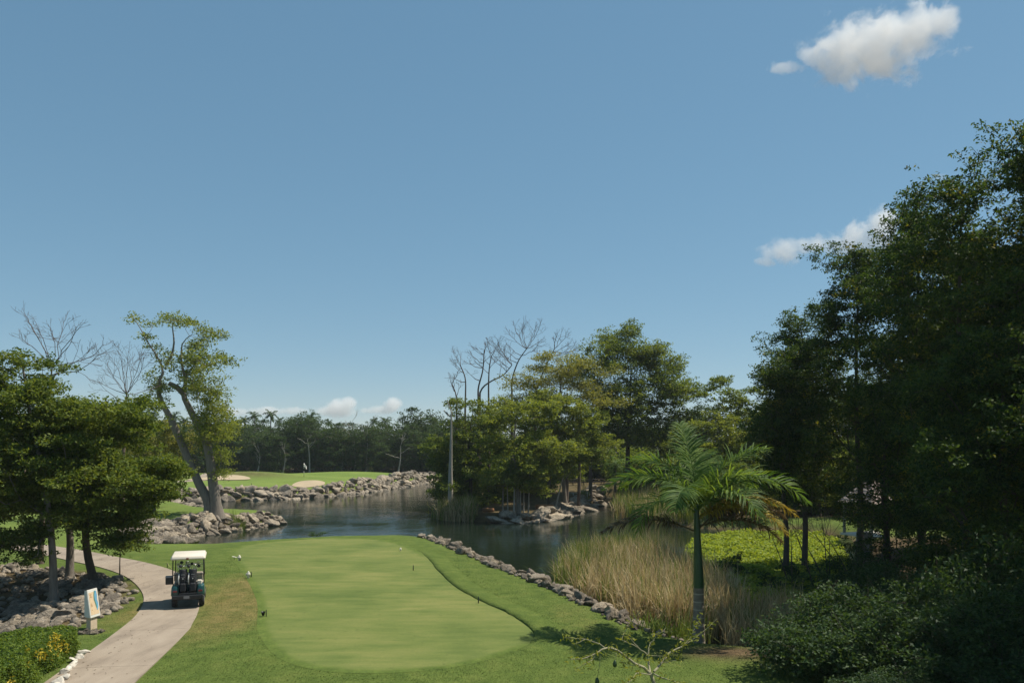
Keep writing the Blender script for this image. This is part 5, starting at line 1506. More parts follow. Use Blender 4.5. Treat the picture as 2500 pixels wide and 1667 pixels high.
# ------------------------------------------------------------------ calabash tree close to the viewer
def calabash():
    Y0 = 16.5
    q = lambda zx, zy, dy=0.0: at(1380 + zx / 6.19, 1480 + zy / 6.19, Y0 + dy)
    fork = q(1310, 1060)
    base = np.array((fork[0] + 0.15, Y0 - 0.1, z1(fork[0], Y0)))
    root = empty('calabash_tree', base, label='sparse thin-branched tree with hanging green gourds in front of the palm shadow', cat='tree')
    br = [([base, (base + fork) / 2 + (0.04, 0, 0.1), fork, q(1230, 960)], 0.055, 0.035),
          ([q(1240, 970), q(1100, 880, -.1), q(960, 790, -.2), q(780, 660, -.3), q(600, 625, -.4), q(460, 710, -.5), q(300, 775, -.6), q(60, 795, -.7)], 0.034, 0.006),
          ([q(600, 625, -.4), q(500, 560, -.3), q(300, 490, -.2), q(100, 475, -.1), q(-20, 470)], 0.014, 0.004),
          ([q(300, 490, -.2), q(200, 530, -.3), q(120, 570, -.3)], 0.008, 0.003),
          ([q(1280, 1000), q(1265, 880, .2), q(1250, 740, .3), q(1280, 560, .5), q(1350, 500, .6)], 0.030, 0.006),
          ([q(1250, 740, .3), q(1130, 640, .2), q(1040, 540, .1), q(940, 430)], 0.014, 0.004),
          ([q(850, 500, .1), q(900, 380, .2), q(1000, 230, .3), q(1120, 70, .3)], 0.009, 0.004), ([q(1130, 640, .2), q(990, 560, .2), q(850, 500, .1)], 0.010, 0.008),
          ([q(1340, 980), q(1450, 850, .2), q(1570, 700, .4), q(1750, 600, .6), q(1900, 450, .8), q(2050, 150, 1.0)], 0.026, 0.005),
          ([q(1750, 600, .6), q(1900, 520, .7), q(2150, 320, .8), q(2300, 180, .9)], 0.010, 0.004),
          ([q(1330, 1010), q(1480, 1080, -.2), q(1740, 1160, -.4), q(1900, 1230, -.5)], 0.018, 0.006),
          ([q(1300, 1030), q(1100, 1000, -.3), q(1000, 1100, -.5), q(900, 1170, -.6)], 0.014, 0.005),
          ([q(1450, 850, .2), q(1600, 830, .1), q(1720, 810)], 0.009, 0.004), ([q(1500, 800, .3), q(1530, 740, .2), q(1650, 690, .1)], 0.008, 0.004),
          ([q(460, 710, -.5), q(420, 790, -.6), q(300, 870, -.7), q(170, 940, -.7)], 0.009, 0.003), ([q(1090, 880, -.1), q(960, 880, -.2), q(800, 810, -.3)], 0.008, 0.003),
          ([q(1290, 560, .5), q(1400, 420, .5), q(1520, 320, .6)], 0.008, 0.003), ([q(1300, 740, .3), q(1450, 745, .2), q(1560, 760, .1)], 0.008, 0.003)]
    r = np.random.default_rng(420)
    parts, C = [], []
    for pts, r0, r1 in br:
        s = resample(pts, 0.12)
        s[1:-1] += r.normal(0, 0.008, s[1:-1].shape)
        parts.append(sweep(s, np.linspace(r0, r1, len(s)), 6, r, 0.1))
        if r1 < 0.01 or r0 < 0.02:
            for p in s[2:]:
                for _ in range(5 if r.uniform() < 0.85 else 0): C.append(p + r.normal(0, 0.04, 3))
        else:
            for p in s[4:]:
                if r.uniform() < 0.9: C.append(p + r.normal(0, 0.04, 3))
    V, F = join(parts)
    link('trunk', np_mesh('trunk', V - base, F, M['twig'], True), root)
    V, F = leaf_quads(r, np.array(C), 2, (0.035, 0.035, 0.03), 0.10, 0.6, 3.2)
    link('leaves', np_mesh('leaves', V - base, F, M['leaf_twig']), root)
    for (zx, zy, dy, stem) in ((750, 870, -.2, (770, 700)), (482, 1130, -.4, (530, 720))):
        c = q(zx, zy, dy)
        me = lathe('gourd', [(0.0005, 0.085), (0.02, 0.075), (0.035, 0.04), (0.045, 0.0), (0.042, -0.03), (0.026, -0.055), (0.0005, -0.06)], M['fruit'], 12)
        o = link('gourd', me, root); o.location = c - base
        t = q(stem[0], stem[1], dy)
        tube_part('stem', [tuple(c - base + (0, 0, 0.08)), tuple((c + t) / 2 - base + (0.01, 0, 0)), tuple(t - base)], 0.004, M['twig'], root, 5)
calabash()
# slim leafy stake plant by the rocks
b = (-18.0, 37.6, z1(-18.0, 37.6))
make_tree('staked_sapling', 'thin sapling with a few drooping leaves between the rocks and the path', [(0, 0, 0), (0, 0, 0.8), (0.05, 0, 1.9)], [(0.1, 0, 1.9, 0.55, 0.5, 0.5, 12), (0.3, 0, 1.3, 0.4, 0.4, 0.4, 7)], 'leaf_left', 'bark', 430, 0.03, 0.015, 0.006, 14, (0.18, 0.18, 0.14), 0.15, b, 0.5)

# ------------------------------------------------------------------ hedge
def hedge():
    poly = np.array([(-12.62, 23.75), (-12.25, 21.5), (-11.75, 17.5), (-14.0, 17.0), (-14.5, 21.4), (-14.0, 23.5)])
    H = 0.85
    root = empty('hedge', (-13, 21, 0), label='clipped leafy hedge with yellow leaves on its path side', cat='hedge')
    o3 = np.array((13.0, -21.0, 0.0))
    c = poly.mean(0); ins = c + (poly - c) * 0.93
    n = len(poly)
    V = [(*p, -0.05) for p in ins] + [(*p, H - 0.08) for p in ins]
    F = [tuple(range(2 * n - 1, n - 1, -1))] + [(i, (i + 1) % n, n + (i + 1) % n, n + i) for i in range(n)]
    link('core', py_mesh('core', np.array(V) + o3, F, M['leaf_shrub']), root)
    r = np.random.default_rng(440)
    lo, hi = poly.min(0), poly.max(0)
    P = poly_points(r, c + (poly - c) * 1.02, 9000)
    d = sdist(P, poly)
    zt = H - 0.16 * np.exp(-np.maximum(d, 0) / 0.10) + 0.035 * np.sin(P[:, 0] * 6) * np.sin(P[:, 1] * 5)
    top = np.column_stack([P, zt + r.normal(0, 0.022, len(P))])
    side, sn = [], []
    for i in range(n):
        a, b_ = poly[i], poly[(i + 1) % n]; L = np.linalg.norm(b_ - a); k = int(L * 1700)
        t = r.uniform(0, 1, k)[:, None]; q = a + (b_ - a) * t
        nr = np.array((b_[1] - a[1], -(b_[0] - a[0]))) / L
        if inside((q[:1] + nr * 0.1), poly)[0]: nr = -nr
        hz = r.uniform(0, H - 0.05, k)
        q = q + nr * (r.normal(0, 0.03, k) - 0.02 + 0.05 * np.sin(q[:, 1] * 4 + hz * 5))[:, None]
        side.append(np.column_stack([q, hz]))
    side = np.concatenate(side)
    A = np.concatenate([top, side]) + o3
    V, F = leaf_quads(r, A, 2, (0.015, 0.015, 0.015), 0.062, 0.7, 1.8)
    link('leaves', np_mesh('leaves', V, F, M['leaf_hedge']), root)
    yc = np.array([(-12.42, 22.6), (-12.36, 22.2), (-12.3, 21.6), (-12.2, 21.2), (-12.1, 20.5), (-12.6, 20.6), (-12.0, 19.8), (-12.45, 21.5)])
    Y = []
    for k in range(15):
        p = yc[r.integers(len(yc))] + r.normal(0, 0.14, 2); p[0] = max(p[0], -12.7)
        Y.append((p[0], p[1], r.uniform(0.35, 0.86)))
    Y = np.array(Y)
    Y[:, 0] = np.where(Y[:, 2] < 0.75, np.interp(Y[:, 1], [17.5, 21.5, 23.75], [-11.75, -12.25, -12.62]) + r.normal(0.01, 0.02, len(Y)), Y[:, 0])
    V, F = leaf_quads(r, Y + o3, 26, (0.055, 0.07, 0.075), 0.075, 0.6, 2.2)
    link('yellow_leaves', np_mesh('yellow_leaves', V, F, M['leaf_yellow']), root, label='yellow variegated leaves')
hedge()

# ------------------------------------------------------------------ course sign
def course_sign():
    x, y = -13.85, 27.0
    root = empty('course_sign', (x, y, z1(x, y)), label='white slanted hole-map sign on a tan stone post beside the rocks', cat='sign')
    # panel faces the path: its front normal points to +X, a little towards the viewer
    root.rotation_euler = (0, 0, R(82))            # local -Y is the map side
    box_part('post', (0, 0.0, 0.17), (0.34, 0.16, 0.46), M['tan'], root, 0.012)
    Wd, H, z0 = 0.52, 0.92, 0.40
    prof = [(-0.14, z0), (-0.01, z0 + H), (0.09, z0 + H * 0.97), (0.09, z0 + 0.04)]      # (y,z) outline: front leans back
    V = [(-Wd / 2, a, b_) for a, b_ in prof] + [(Wd / 2, a, b_) for a, b_ in prof]
    F = [(0, 1, 2, 3), (7, 6, 5, 4)] + [(i, i + 4, (i + 1) % 4 + 4, (i + 1) % 4) for i in range(4)]
    me = py_mesh('sign_box', V, F, M['stucco'])
    bm = bmesh.new(); bm.from_mesh(me); bmesh.ops.recalc_face_normals(bm, faces=bm.faces[:]); bmesh.ops.bevel(bm, geom=bm.edges[:], offset=0.012, segments=2, affect='EDGES'); bm.to_mesh(me); bm.free()
    link('sign_box', me, root)
    sl = math.atan2(0.13, H)
    def face(u, v, off):                              # u across, v up the slanted front, off proud of it
        yy = -0.14 + 0.13 * v / H; zz = z0 + v
        return (u, yy - off * math.cos(sl), zz + off * math.sin(sl))
    def quad(name, u0, u1, v0, v1, off, mat, par):
        return link(name, py_mesh(name, [face(u0, v0, off), face(u1, v0, off), face(u1, v1, off), face(u0, v1, off)], [(0, 1, 2, 3)], mat), par)
    pan = quad('map_panel', -0.21, 0.21, 0.09, 0.82, 0.004, M['panel'], root)
    # the hole drawn as a slim blue-green shape, lettering rows as small brown bars
    out = [(0.10, 0.85), (0.17, 0.83), (0.19, 0.70), (0.17, 0.55), (0.20, 0.42), (0.19, 0.30), (0.13, 0.20), (0.10, 0.24), (0.13, 0.34), (0.08, 0.45), (0.04, 0.58), (0.05, 0.72)]
    link('map_print', py_mesh('map_print', [face(u, v, 0.008) for u, v in out], [tuple(range(len(out)))], M['print_blue']), pan)
    out = [(0.06, 0.84), (0.11, 0.85), (0.06, 0.70), (0.055, 0.58), (0.09, 0.45), (0.13, 0.35), (0.11, 0.26), (0.08, 0.32), (0.05, 0.44), (0.01, 0.58), (0.02, 0.72)]
    link('map_print', py_mesh('map_print', [face(u, v, 0.010) for u, v in out], [tuple(range(len(out)))], M['print_green']), pan)
    for k, (v, u0, u1) in enumerate(((0.74, -0.17, -0.07), (0.70, -0.15, -0.09), (0.66, -0.17, -0.06), (0.44, -0.16, -0.10), (0.40, -0.17, -0.08), (0.36, -0.16, -0.09), (0.24, -0.15, -0.10))):
        quad('lettering', u0, u1, v, v + 0.018, 0.008, M['print_brown'], pan)
course_sign()

# ------------------------------------------------------------------ golf cart
def golf_cart():
    x, y = -12.30, 31.2
    root = empty('golf_cart', (x, y, z1(x, y) + 0.036), R(19), label='dark teal golf cart with a cream roof driving away up the path', cat='golf cart')
    # +Y forward, +X right
    bm = bmesh.new()
    add_box(bm, (0, 0, 0), (1.22, 1.75, 0.11), 0.05)
    for v in bm.verts:
        if v.co.z > 0: v.co.x *= 0.95; v.co.y *= 0.97; v.co.z += 0.03 * (1 - (v.co.x / 0.6) ** 2)
        else: v.co.z -= 0.02 * (abs(v.co.y) > 0.8)
    for v in bm.verts: v.co += Vector((0, 0.05, 1.82))
    link('roof', bm_mesh('roof', bm, M['cream'], True), root)
    box_part('roof_latch', (-0.02, -0.84, 1.79), (0.09, 0.03, 0.06), M['red'], root, 0.006)
    # body
    bm = bmesh.new()
    add_box(bm, (0, 0.05, 0.36), (1.10, 2.10, 0.14), 0.04)
    link('chassis', bm_mesh('chassis', bm, M['black']), root)
    for sx in (-1, 1):
        bm = bmesh.new()
        add_box(bm, (sx * 0.44, -0.62, 0.62), (0.30, 0.80, 0.42), 0.09, taper=(0.8, 0.9))
        link('rear_fender', bm_mesh('rear_fender', bm, M['teal'], True), root)
        box_part('tail_light', (sx * 0.44, -1.03, 0.62), (0.14, 0.03, 0.06), M['red'], root, 0.008)
    bm = bmesh.new(); add_box(bm, (0, 0.95, 0.66), (1.06, 0.50, 0.52), 0.11, taper=(0.85, 0.55))
    link('front_cowl', bm_mesh('front_cowl', bm, M['teal'], True), root)
    box_part('rear_bumper', (0, -1.06, 0.40), (1.06, 0.10, 0.16), M['black'], root, 0.03)
    box_part('bag_well', (0, -0.82, 0.50), (0.62, 0.40, 0.10), M['black'], root, 0.02)
    box_part('number_plate', (-0.04, -1.118, 0.40), (0.20, 0.012, 0.09), M['greyp'], root, 0.004)
    box_part('seat_base', (0, -0.05, 0.60), (1.04, 0.52, 0.30), M['teal'], root, 0.04)
    box_part('seat_cushion', (0, -0.02, 0.79), (1.02, 0.52, 0.12), M['seat'], root, 0.04)
    box_part('seat_back', (0, -0.33, 1.06), (1.02, 0.10, 0.34), M['seat'], root, 0.04, Matrix.Rotation(R(10), 3, 'X'))
    box_part('dashboard', (0, 0.72, 0.95), (1.02, 0.18, 0.16), M['black'], root, 0.04)
    col = tube_part('steering_column', [(-0.28, 0.72, 0.86), (-0.28, 0.42, 1.06)], 0.022, M['black'], root)
    bm = bmesh.new()
    cx = [Vector((-0.28 + 0.17 * math.cos(a), 0.42 + 0.10 * math.sin(a), 1.06 + 0.13 * math.sin(a))) for a in np.linspace(0, 2 * math.pi, 19)]
    add_tube(bm, cx, 0.014, 6, False)
    link('steering_wheel', bm_mesh('steering_wheel', bm, M['black'], True), root)
    for sx in (-1, 1):
        tube_part('roof_post', [(sx * 0.53, 0.86, 0.95), (sx * 0.52, 0.78, 1.40), (sx * 0.50, 0.72, 1.78)], 0.018, M['black'], root)
        tube_part('roof_post', [(sx * 0.545, -0.42, 0.80), (sx * 0.545, -0.50, 1.30), (sx * 0.53, -0.56, 1.78)], 0.020, M['black'], root)
    tube_part('bag_bar', [(-0.53, -0.52, 1.16), (-0.3, -0.60, 1.18), (0.3, -0.60, 1.18), (0.53, -0.52, 1.16)], 0.015, M['black'], root)
    bm = bmesh.new(); add_box(bm, (0, 0.79, 1.36), (0.98, 0.008, 0.76), 0.0, Matrix.Rotation(R(10), 3, 'X'))
    ws = link('windshield', bm_mesh('windshield', bm, M['glass']), root)
    for zz, yy in ((1.01, 0.855), (1.36, 0.793), (1.72, 0.73)):
        tube_part('frame', [(-0.49, yy, zz), (0.49, yy, zz)], 0.012, M['greyp'], ws, 6)
    box_part('cooler', (-0.66, -0.62, 0.98), (0.24, 0.30, 0.26), M['black'], root, 0.03)
    box_part('cooler_lid', (-0.66, -0.62, 1.125), (0.25, 0.31, 0.035), M['greyp'], root, 0.012)
    box_part('sand_bottle', (0.40, -0.74, 0.90), (0.16, 0.16, 0.16), M['cream'], root, 0.03)
    tyre = lathe('tyre', [(0.10, -0.09), (0.20, -0.095), (0.226, -0.07), (0.23, 0.0), (0.226, 0.07), (0.20, 0.095), (0.10, 0.09)], M['rubber'], 20)
    rim = lathe('rim', [(0.02, -0.10), (0.10, -0.085), (0.135, -0.097), (0.135, 0.097), (0.10, 0.085), (0.02, 0.10)], M['greyp'], 16)
    for sx in (-1, 1):
        for yy in (-0.66, 0.98):
            w_ = empty('wheel', (sx * 0.47, yy, 0.23)); w_.parent = root; w_.rotation_euler = (0, R(90), 0)
            link('tyre', tyre, w_); link('rim', rim, w_)
    return root
cart = golf_cart()

def golf_bag(dx, label, seed):
    r = random.Random(seed)
    Mx = Matrix.Translation(cart.location) @ Matrix.Rotation(R(19), 4, 'Z')
    p = Mx @ Vector((dx, -0.86, 0.55))
    root = empty('golf_bag', p, R(19), label=label, cat='golf bag', group=None)
    bm = bmesh.new()
    add_tube(bm, [(0, 0, 0), (0, 0.01, 0.05), (0, 0.05, 0.45), (0, 0.085, 0.80), (0, 0.09, 0.84)], [0.12, 0.135, 0.125, 0.145, 0.14], 14)
    link('bag_body', bm_mesh('bag_body', bm, M['bag'], True), root)
    box_part('pocket', (0, -0.10, 0.20), (0.19, 0.10, 0.30), M['bag'], root, 0.035)
    box_part('pocket', (0, -0.07, 0.50), (0.16, 0.08, 0.18), M['bag'], root, 0.03)
    box_part('emblem', (0, -0.113, 0.52), (0.035, 0.006, 0.035), M['white'], root, 0.004)
    box_part('name_band', (0.0, -0.085, 0.665), (0.12, 0.006, 0.025), M['greyp'], root, 0.003)
    tube_part('strap', [(-0.13, -0.02, 0.70), (-0.155, -0.07, 0.52), (-0.13, -0.06, 0.30)], [0.016, 0.022, 0.014], M['white'], root, 6)
    for k in range(9):
        a = k * 0.7 + r.uniform(-0.2, 0.2); q = 0.085
        bx, by = q * math.cos(a), 0.09 + q * math.sin(a)
        tx, ty, tz = bx * 1.9 + r.uniform(-0.05, 0.05), by + 0.02 + r.uniform(-0.03, 0.05), 0.93 + r.uniform(0.0, 0.17)
        cl = tube_part('club', [(bx, by, 0.78), (tx, ty, tz)], 0.007, M['steel'], root, 5)
        if k % 3 == 0:
            bm = bmesh.new(); bmesh.ops.create_icosphere(bm, subdivisions=2, radius=0.066, matrix=Matrix.Translation((tx, ty, tz)) @ Matrix.Diagonal((1.0, 1.0, 0.85, 1)))
            link('head_cover', bm_mesh('head_cover', bm, M['bag'], True), cl)
        else:
            bm = bmesh.new(); add_box(bm, (tx + 0.035, ty, tz + 0.02), (0.11, 0.028, 0.065), 0.008, Matrix.Rotation(r.uniform(-0.6, 0.6), 3, 'Z'))
            link('club_head', bm_mesh('club_head', bm, M['chrome']), cl)
golf_bag(-0.17, 'black golf bag with silver clubs on the left of the cart rear', 1)
golf_bag(0.17, 'black golf bag with two white straps on the right of the cart rear', 2)

# ------------------------------------------------------------------ tee furniture
def tee_marker(px, py, z, s, label, rz):
    p = onz(px, py, z)
    root = empty('tee_marker', (p[0], p[1], z1(*p) + 0.0), rz, label=label, cat='tee marker')
    me = lathe('shell_body', [(0.03, 0.0), (0.055, 0.03), (0.05, 0.09), (0.085, 0.15), (0.105, 0.20), (0.09, 0.235), (0.06, 0.255), (0.062, 0.275), (0.035, 0.315), (0.004, 0.35)], M['marker'], 12)
    bm = bmesh.new(); bm.from_mesh(me)
    for v in bm.verts:
        v.co.x += 0.10 * max(0, v.co.z - 0.2); v.co.y *= 0.8
        if 0.14 < v.co.z < 0.24 and v.co.x < 0: v.co.x *= 1.25
    bm.to_mesh(me); bm.free()
    o = link('shell_body', me, root); o.scale = (s, s, s)
    return root
tee_marker(584, 1373, 0.0, 0.9, 'white shell-shaped tee marker with a pale plate beside it, farther from the cart bucket', 0.4)
p = onz(572, 1371, 0.0)
o = box_part('marker_plate', (0, 0, 0.16), (0.22, 0.10, 0.025), M['marker'], None, 0.008, Matrix.Rotation(R(12), 3, 'Y'), label='small pale plate on a leg beside the farther white tee marker', cat='plate')
o.location = (p[0], p[1], z1(*p) + 0.0)
tube_part('plate_leg', [(0, 0, -0.02), (0, 0, 0.16)], 0.012, M['stake'], o)
tee_marker(606, 1414, 0.05, 0.95, 'white shell-shaped tee marker next to two dark stakes', 0.0)
def stake(px, py, z, h, label, cat='stake', r0=0.016, group=None, mat='stake', lean=0.0):
    p = onz(px, py, z)
    bm = bmesh.new()
    add_tube(bm, [(0, 0, -0.06), (lean * 0.5, 0, h * 0.5), (lean, 0, h * 0.93), (lean, 0, h)], [r0, r0, r0 * 0.8, r0 * 0.3], 8)
    return link('stake', bm_mesh('stake', bm, M[mat], True), None, (p[0], p[1], z1(*p)), label=label, cat=cat, group=group)
stake(609.5, 1411, 0.05, 0.22, 'short dark stake touching the nearer white tee marker', r0=0.02, lean=0.02)
stake(614, 1411, 0.05, 0.26, 'taller dark stake a hand away from the nearer white tee marker', r0=0.02, lean=-0.01)
stake(586, 1373, 0.0, 0.16, 'stubby dark stake behind the farther white tee marker', r0=0.03)
stake(1009, 1392, TEE_Z, 0.26, 'dark stake on the tee turf alone in the open', r0=0.022)
stake(1168, 1472, TEE_Z, 0.27, 'dark stake standing on the right edge line of the tee', r0=0.022)
p = onz(978, 1345, TEE_Z)
tee_marker(978, 1345, TEE_Z, 0.62, 'small white tee marker on the water side of the tee', 0.8)
# seed bucket on a post
p = onz(644, 1508, 0.05)
root = empty('seed_bucket', (p[0], p[1], z1(*p)), label='black cone-shaped bucket hung on a short dark post on the tee edge', cat='bucket')
link('bucket', lathe('bucket', [(0.028, 0.03), (0.035, 0.035), (0.075, 0.17), (0.082, 0.175), (0.075, 0.17), (0.03, 0.06)], M['black'], 14), root).location = (-0.02, 0, 0)
tube_part('post', [(0.085, 0, -0.05), (0.085, 0, 0.235), (0.08, 0, 0.255)], [0.016, 0.016, 0.005], M['stake'], root)
# rope post by the path, post at the cart
p = onz(408.5, 1385, 0.0)
root = empty('rope_post', (p[0], p[1], z1(*p)), label='short dark post with a slack yellow rope at the outer bend of the path', cat='post')
tube_part('post', [(0, 0, -0.05), (0, 0, 0.24)], 0.02, M['stake'], root)
tube_part('rope', [(0, 0, 0.23), (0.12, -0.1, 0.12), (0.26, -0.25, 0.045), (0.45, -0.5, 0.02)], 0.008, M['rope'], root, 6)
stake(499, 1454, 0.0, 0.30, 'dark post on the grass verge right beside the golf cart', 'post', 0.02)

# flag and stakes of the far green
p = at(742, 1172, 137)
g = z1(p[0], 137)
root = empty('flagstick', (p[0], 137, g), label='white flag on a black-and-white pole on the far green', cat='flag')
for k in range(5):
    tube_part('pole_band', [(0, 0, k * 0.46 - (0.1 if k == 0 else 0)), (0, 0, k * 0.46 + 0.458)], 0.032, M['white' if k in (1, 3, 4) else 'black'], root, 8)
bm = bmesh.new()
gv = [[bm.verts.new((0.03 + 0.42 * u, 0.06 * math.sin(u * 6 + v), 2.28 - 0.45 * v * 1.2 - 0.55 * u * (1 - 0.15 * v))) for u in np.linspace(0, 1, 7)] for v in np.linspace(0, 1, 5)]
for i in range(4):
    for j in range(6): bm.faces.new((gv[i][j], gv[i][j + 1], gv[i + 1][j + 1], gv[i + 1][j]))
bmesh.ops.solidify(bm, geom=bm.faces[:], thickness=0.01)
link('flag', bm_mesh('flag', bm, M['white'], True), root)
for px, py, Y in ((614, 1200, 113), (758, 1192, 116), (864, 1180, 133), (986, 1172, 156), (455, 1192, 117), (426, 1195, 115)):
    x = (px - 1250) / FPX * Y
    bm = bmesh.new(); add_tube(bm, [(0, 0, -0.1), (0, 0, 0.5), (0, 0, 0.62)], [0.03, 0.03, 0.012], 6)
    link('boundary_stake', bm_mesh('boundary_stake', bm, M['wood_dark'], True), None, (x, Y, z1(x, Y)), label='thin dark boundary stake on the edge of the far green', cat='stake', group='boundary stakes of the far green')

# fallen leaves on the path and its verges below the grove
r_ = np.random.default_rng(600)
q_ = PATHS[(PATHS[:, 1] > 18) & (PATHS[:, 1] < 46)]
P = q_[r_.integers(0, len(q_), 420)] + r_.normal(0, 0.9, (420, 2)) - np.array((0.6, 0.0))
C = np.column_stack([P, zfun(P) + 0.052])
V, F = leaf_quads(r_, C, 1, (0.0, 0.0, 0.0), 0.055, 6.0, 1.8)
link('fallen_leaves', np_mesh('fallen_leaves', V, F, M['palm_dry']), label='scattered brown fallen leaves on the cart path', cat='leaves', kind='stuff')

# ------------------------------------------------------------------ picnic ground on the island
def picnic_table(x, y, rz, label):
    g = z1(x, y)
    root = empty('picnic_table', (x, y, g), rz, label=label, cat='picnic table')
    for k in range(5): box_part('top_plank', (0, -0.32 + k * 0.16, 0.76), (1.9, 0.145, 0.045), M['wood_dark'], root)
    for sy in (-1, 1):
        for k in (0, 1): box_part('bench_plank', (0, sy * (0.66 + k * 0.15), 0.45), (1.9, 0.135, 0.045), M['wood_dark'], root)
    for sx in (-1, 1):
        box_part('cross_beam', (sx * 0.65, 0, 0.40), (0.05, 1.6, 0.09), M['wood_dark'], root)
        for sy in (-1, 1): box_part('leg', (sx * 0.70, sy * 0.42, 0.36), (0.05, 0.10, 0.84), M['wood_dark'], root, 0, Matrix.Rotation(R(sy * 24), 3, 'X'))
    return root
picnic_table(11.3, 108.0, 0.3, 'dark wooden picnic table under the tallest island tree')
picnic_table(8.6, 106.5, -0.2, 'dark wooden picnic table nearer the white railing')
def railing():
    a, b_ = at(1388, 1200, 98), at(1434, 1200, 98)
    x0, x1 = a[0], b_[0]; y = 98.0
    zs = min(z1(x0, y), z1(x1, y))
    root = empty('railing', ((x0 + x1) / 2, y, zs), label='low white pipe railing on the island slope', cat='railing')
    hw = (x1 - x0) / 2
    for k in range(5): tube_part('upright', [(-hw + 2 * hw * k / 4, 0, -0.3), (-hw + 2 * hw * k / 4, 0, 0.95)], 0.03, M['white'], root, 6)
    for zz in (0.25, 0.6, 0.93): tube_part('rail', [(-hw, 0, zz), (hw, 0, zz)], 0.025, M['white'], root, 6)
railing()
for px, py, Y, L, rr, rz, lb in ((1330, 1222, 86, 2.0, 0.24, 0.25, 'orange-brown fallen log under the island trees'), (1192, 1235, 82, 1.1, 0.22, -0.3, 'short yellow-brown cut log at the front of the island')):
    p = at(px, py, Y); g = z1(p[0], Y)
    bm = bmesh.new(); add_tube(bm, [(-L / 2, 0, rr), (0, 0.05, rr * 1.05), (L / 2, 0, rr)], [rr, rr * 0.95, rr * 0.85], 12)
    o = link('fallen_log', bm_mesh('fallen_log', bm, M['log'], True), None, (p[0], Y, g), label=lb, cat='log'); o.rotation_euler = (0, 0, rz)
for i, (px, Y) in enumerate(((1383, 92.5), (1441, 99.5))):
    x = (px - 1250) / FPX * Y; g = z1(x, Y)
    make_tree('dark_trunk_tree', ['straight dark trunk in front of the white railing', 'straight dark trunk right of the white railing'][i], [(0, 0, -0.1), (0.05, 0, 2.5), (0, 0, 6.5)], [(0, 0, 7.4, 2.0, 1.8, 1.4, 26)], 'leaf_green', 'bark_dead', 170 + i, 0.26, 0.12, 0.016, 80, (0.55, 0.55, 0.3), 0.22, (x, Y, g), 0.6)
# pale pool house behind the palm
x, y = 24.8, 122.0
g = z1(x, y)
root = empty('pool_house', (x, y, g), label='low pale building with a white roof glimpsed behind the royal palm', cat='building')
box_part('wall', (0, 0, 1.5), (5.0, 4.0, 3.2), M['plaster'], root)
box_part('roof', (0, 0, 3.25), (5.8, 4.8, 0.3), M['white'], root, 0.05, taper=(0.9, 0.85))
dr = box_part('door', (1.0, -2.02, 1.05), (0.95, 0.06, 2.1), M['wood_dark'], root, 0.01)
box_part('handle', (1.35, -2.07, 1.05), (0.06, 0.05, 0.12), M['chrome'], dr)
wn_ = box_part('window', (-1.2, -2.02, 1.7), (1.3, 0.06, 1.0), M['greyp'], root, 0.01)
box_part('sill', (-1.2, -2.06, 1.16), (1.45, 0.14, 0.06), M['white'], wn_)

# ------------------------------------------------------------------ clouds
def cloud(name, label, loc, lobes, dens, nscale, seed, amp=0.75, group=None):
    """closed body of vapour: lobes (x,y,z,rx,ry,rz) in metres round loc, edges broken up by noise"""
    m = bpy.data.materials.new('cloud_vapour')
    m.use_nodes = True
    nt = m.node_tree
    nt.nodes.remove(nt.nodes['Principled BSDF'])
    v = coords(nt)
    acc = None
    for (x, y, z, rx, ry, rz) in lobes:
        mp = nd(nt, 'ShaderNodeMapping', vector_type='TEXTURE')
        mp.inputs['Location'].default_value = (x, y, z); mp.inputs['Scale'].default_value = (rx, ry, rz)
        nt.links.new(v, mp.inputs['Vector'])
        ln = nd(nt, 'ShaderNodeVectorMath', operation='LENGTH')
        nt.links.new(mp.outputs[0], ln.inputs[0])
        q = mth(nt, 'SUBTRACT', 1.0, ln.outputs['Value'])
        acc = q if acc is None else mth(nt, 'MAXIMUM', acc, q)
    off = nd(nt, 'ShaderNodeVectorMath', operation='ADD'); off.inputs[1].default_value = (seed * 37.1, seed * 11.3, seed * 5.7)
    nt.links.new(v, off.inputs[0])
    n1 = noise(nt, off.outputs[0], nscale, 9.0, 0.70, 0.3)
    f = mth(nt, 'ADD', acc, mth(nt, 'MULTIPLY', mth(nt, 'SUBTRACT', n1, 0.50), amp * 3.2))
    f = mth(nt, 'MULTIPLY', mth(nt, 'MULTIPLY', f, 2.2, True), dens)
    pv = nd(nt, 'ShaderNodeVolumePrincipled')
    pv.inputs['Color'].default_value = (0.995, 0.995, 0.995, 1)
    pv.inputs['Anisotropy'].default_value = 0.0
    nt.links.new(f, pv.inputs['Density'])
    nt.links.new(pv.outputs[0], nt.nodes['Material Output'].inputs['Volume'])
    L = np.array(lobes)
    lo = (L[:, :3] - L[:, 3:] * 1.25).min(0); hi = (L[:, :3] + L[:, 3:] * 1.25).max(0)
    bm = bmesh.new(); add_box(bm, tuple((lo + hi) / 2), tuple(hi - lo))
    return link(name, bm_mesh(name, bm, m), None, loc, label=label, cat='cloud', group=group)
def cpos(px, py, Y): return tuple(at(px, py, Y))
c = cpos(2130, 108, 900)
u = 900 / FPX
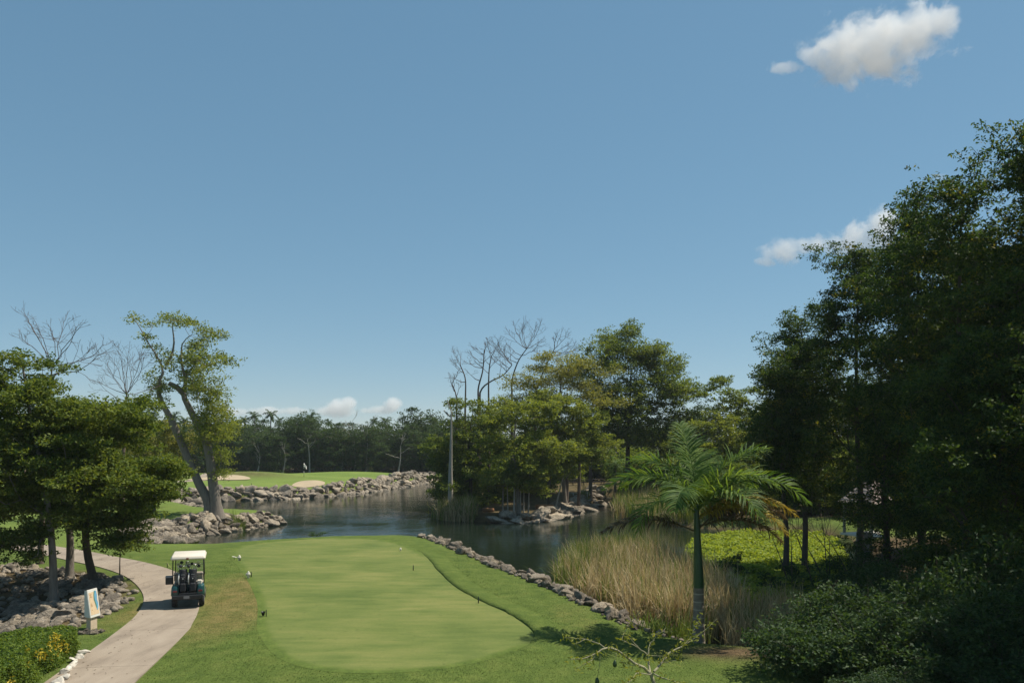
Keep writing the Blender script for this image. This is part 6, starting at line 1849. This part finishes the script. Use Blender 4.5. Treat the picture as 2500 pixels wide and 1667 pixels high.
def cl(px, py, rx, ry, c0, Y, dep=0.8): 
    k = Y / FPX
    return ((px - c0[0]) * k, 0.0, -(py - c0[1]) * k, rx * k, min(rx, ry) * k * dep * 1.2, ry * k)
cloud('cloud', 'larger bright white cloud alone high in the blue sky', c, [cl(*q, (2130, 108), 900) for q in ((2120, 120, 130, 78), (2210, 78, 120, 60), (2280, 62, 60, 44), (2060, 150, 80, 48), (1990, 140, 46, 26), (1930, 165, 50, 16))], 0.045, 0.040, 1, 1.15)
c = cpos(2040, 590, 1100)
cloud('cloud', 'smaller low cloud streak touching the tops of the right-hand trees', c, [cl(*q, (2040, 590), 1100) for q in ((2130, 585, 85, 42), (2160, 556, 44, 44), (2060, 600, 70, 26), (1980, 600, 60, 24), (1915, 618, 60, 30), (1870, 640, 34, 14))], 0.04, 0.036, 2, 0.95)
c = cpos(770, 1000, 3600)
cloud('cloud', 'puffy cumulus bank low over the far wood above the flag', c, [cl(*q, (770, 1000), 3600) for q in ((835, 1000, 40, 24), (850, 988, 22, 18), (800, 1003, 50, 14), (720, 1003, 55, 12), (650, 1003, 50, 12), (560, 1005, 60, 10))], 0.024, 0.009, 3, 0.7)
c = cpos(930, 998, 3600)
cloud('cloud', 'short cumulus puff over the far wood nearer the island', c, [cl(*q, (930, 998), 3600) for q in ((930, 1000, 50, 13), (960, 990, 24, 18), (900, 1002, 30, 10))], 0.024, 0.009, 4, 0.7)
c = cpos(2296, 434, 1000)
cloud('cloud', 'tiny wisp of cloud above the right-hand trees', c, [cl(*q, (2296, 434), 1000) for q in ((2296, 434, 18, 10), (2306, 440, 12, 8))], 0.02, 0.05, 5)

# ------------------------------------------------------------------ haze
hz, nt, b_ = new_mat('air_haze')
nt.nodes.remove(b_)
pv = nd(nt, 'ShaderNodeVolumePrincipled')
pv.inputs['Color'].default_value = (0.80, 0.90, 1.0, 1)
pv.inputs['Density'].default_value = 0.00017
nt.links.new(pv.outputs[0], nt.nodes['Material Output'].inputs['Volume'])
bm = bmesh.new(); add_box(bm, (0, 1850, 9.0), (6200, 4500, 26.0))
link('haze', bm_mesh('haze', bm, hz), kind='stuff')
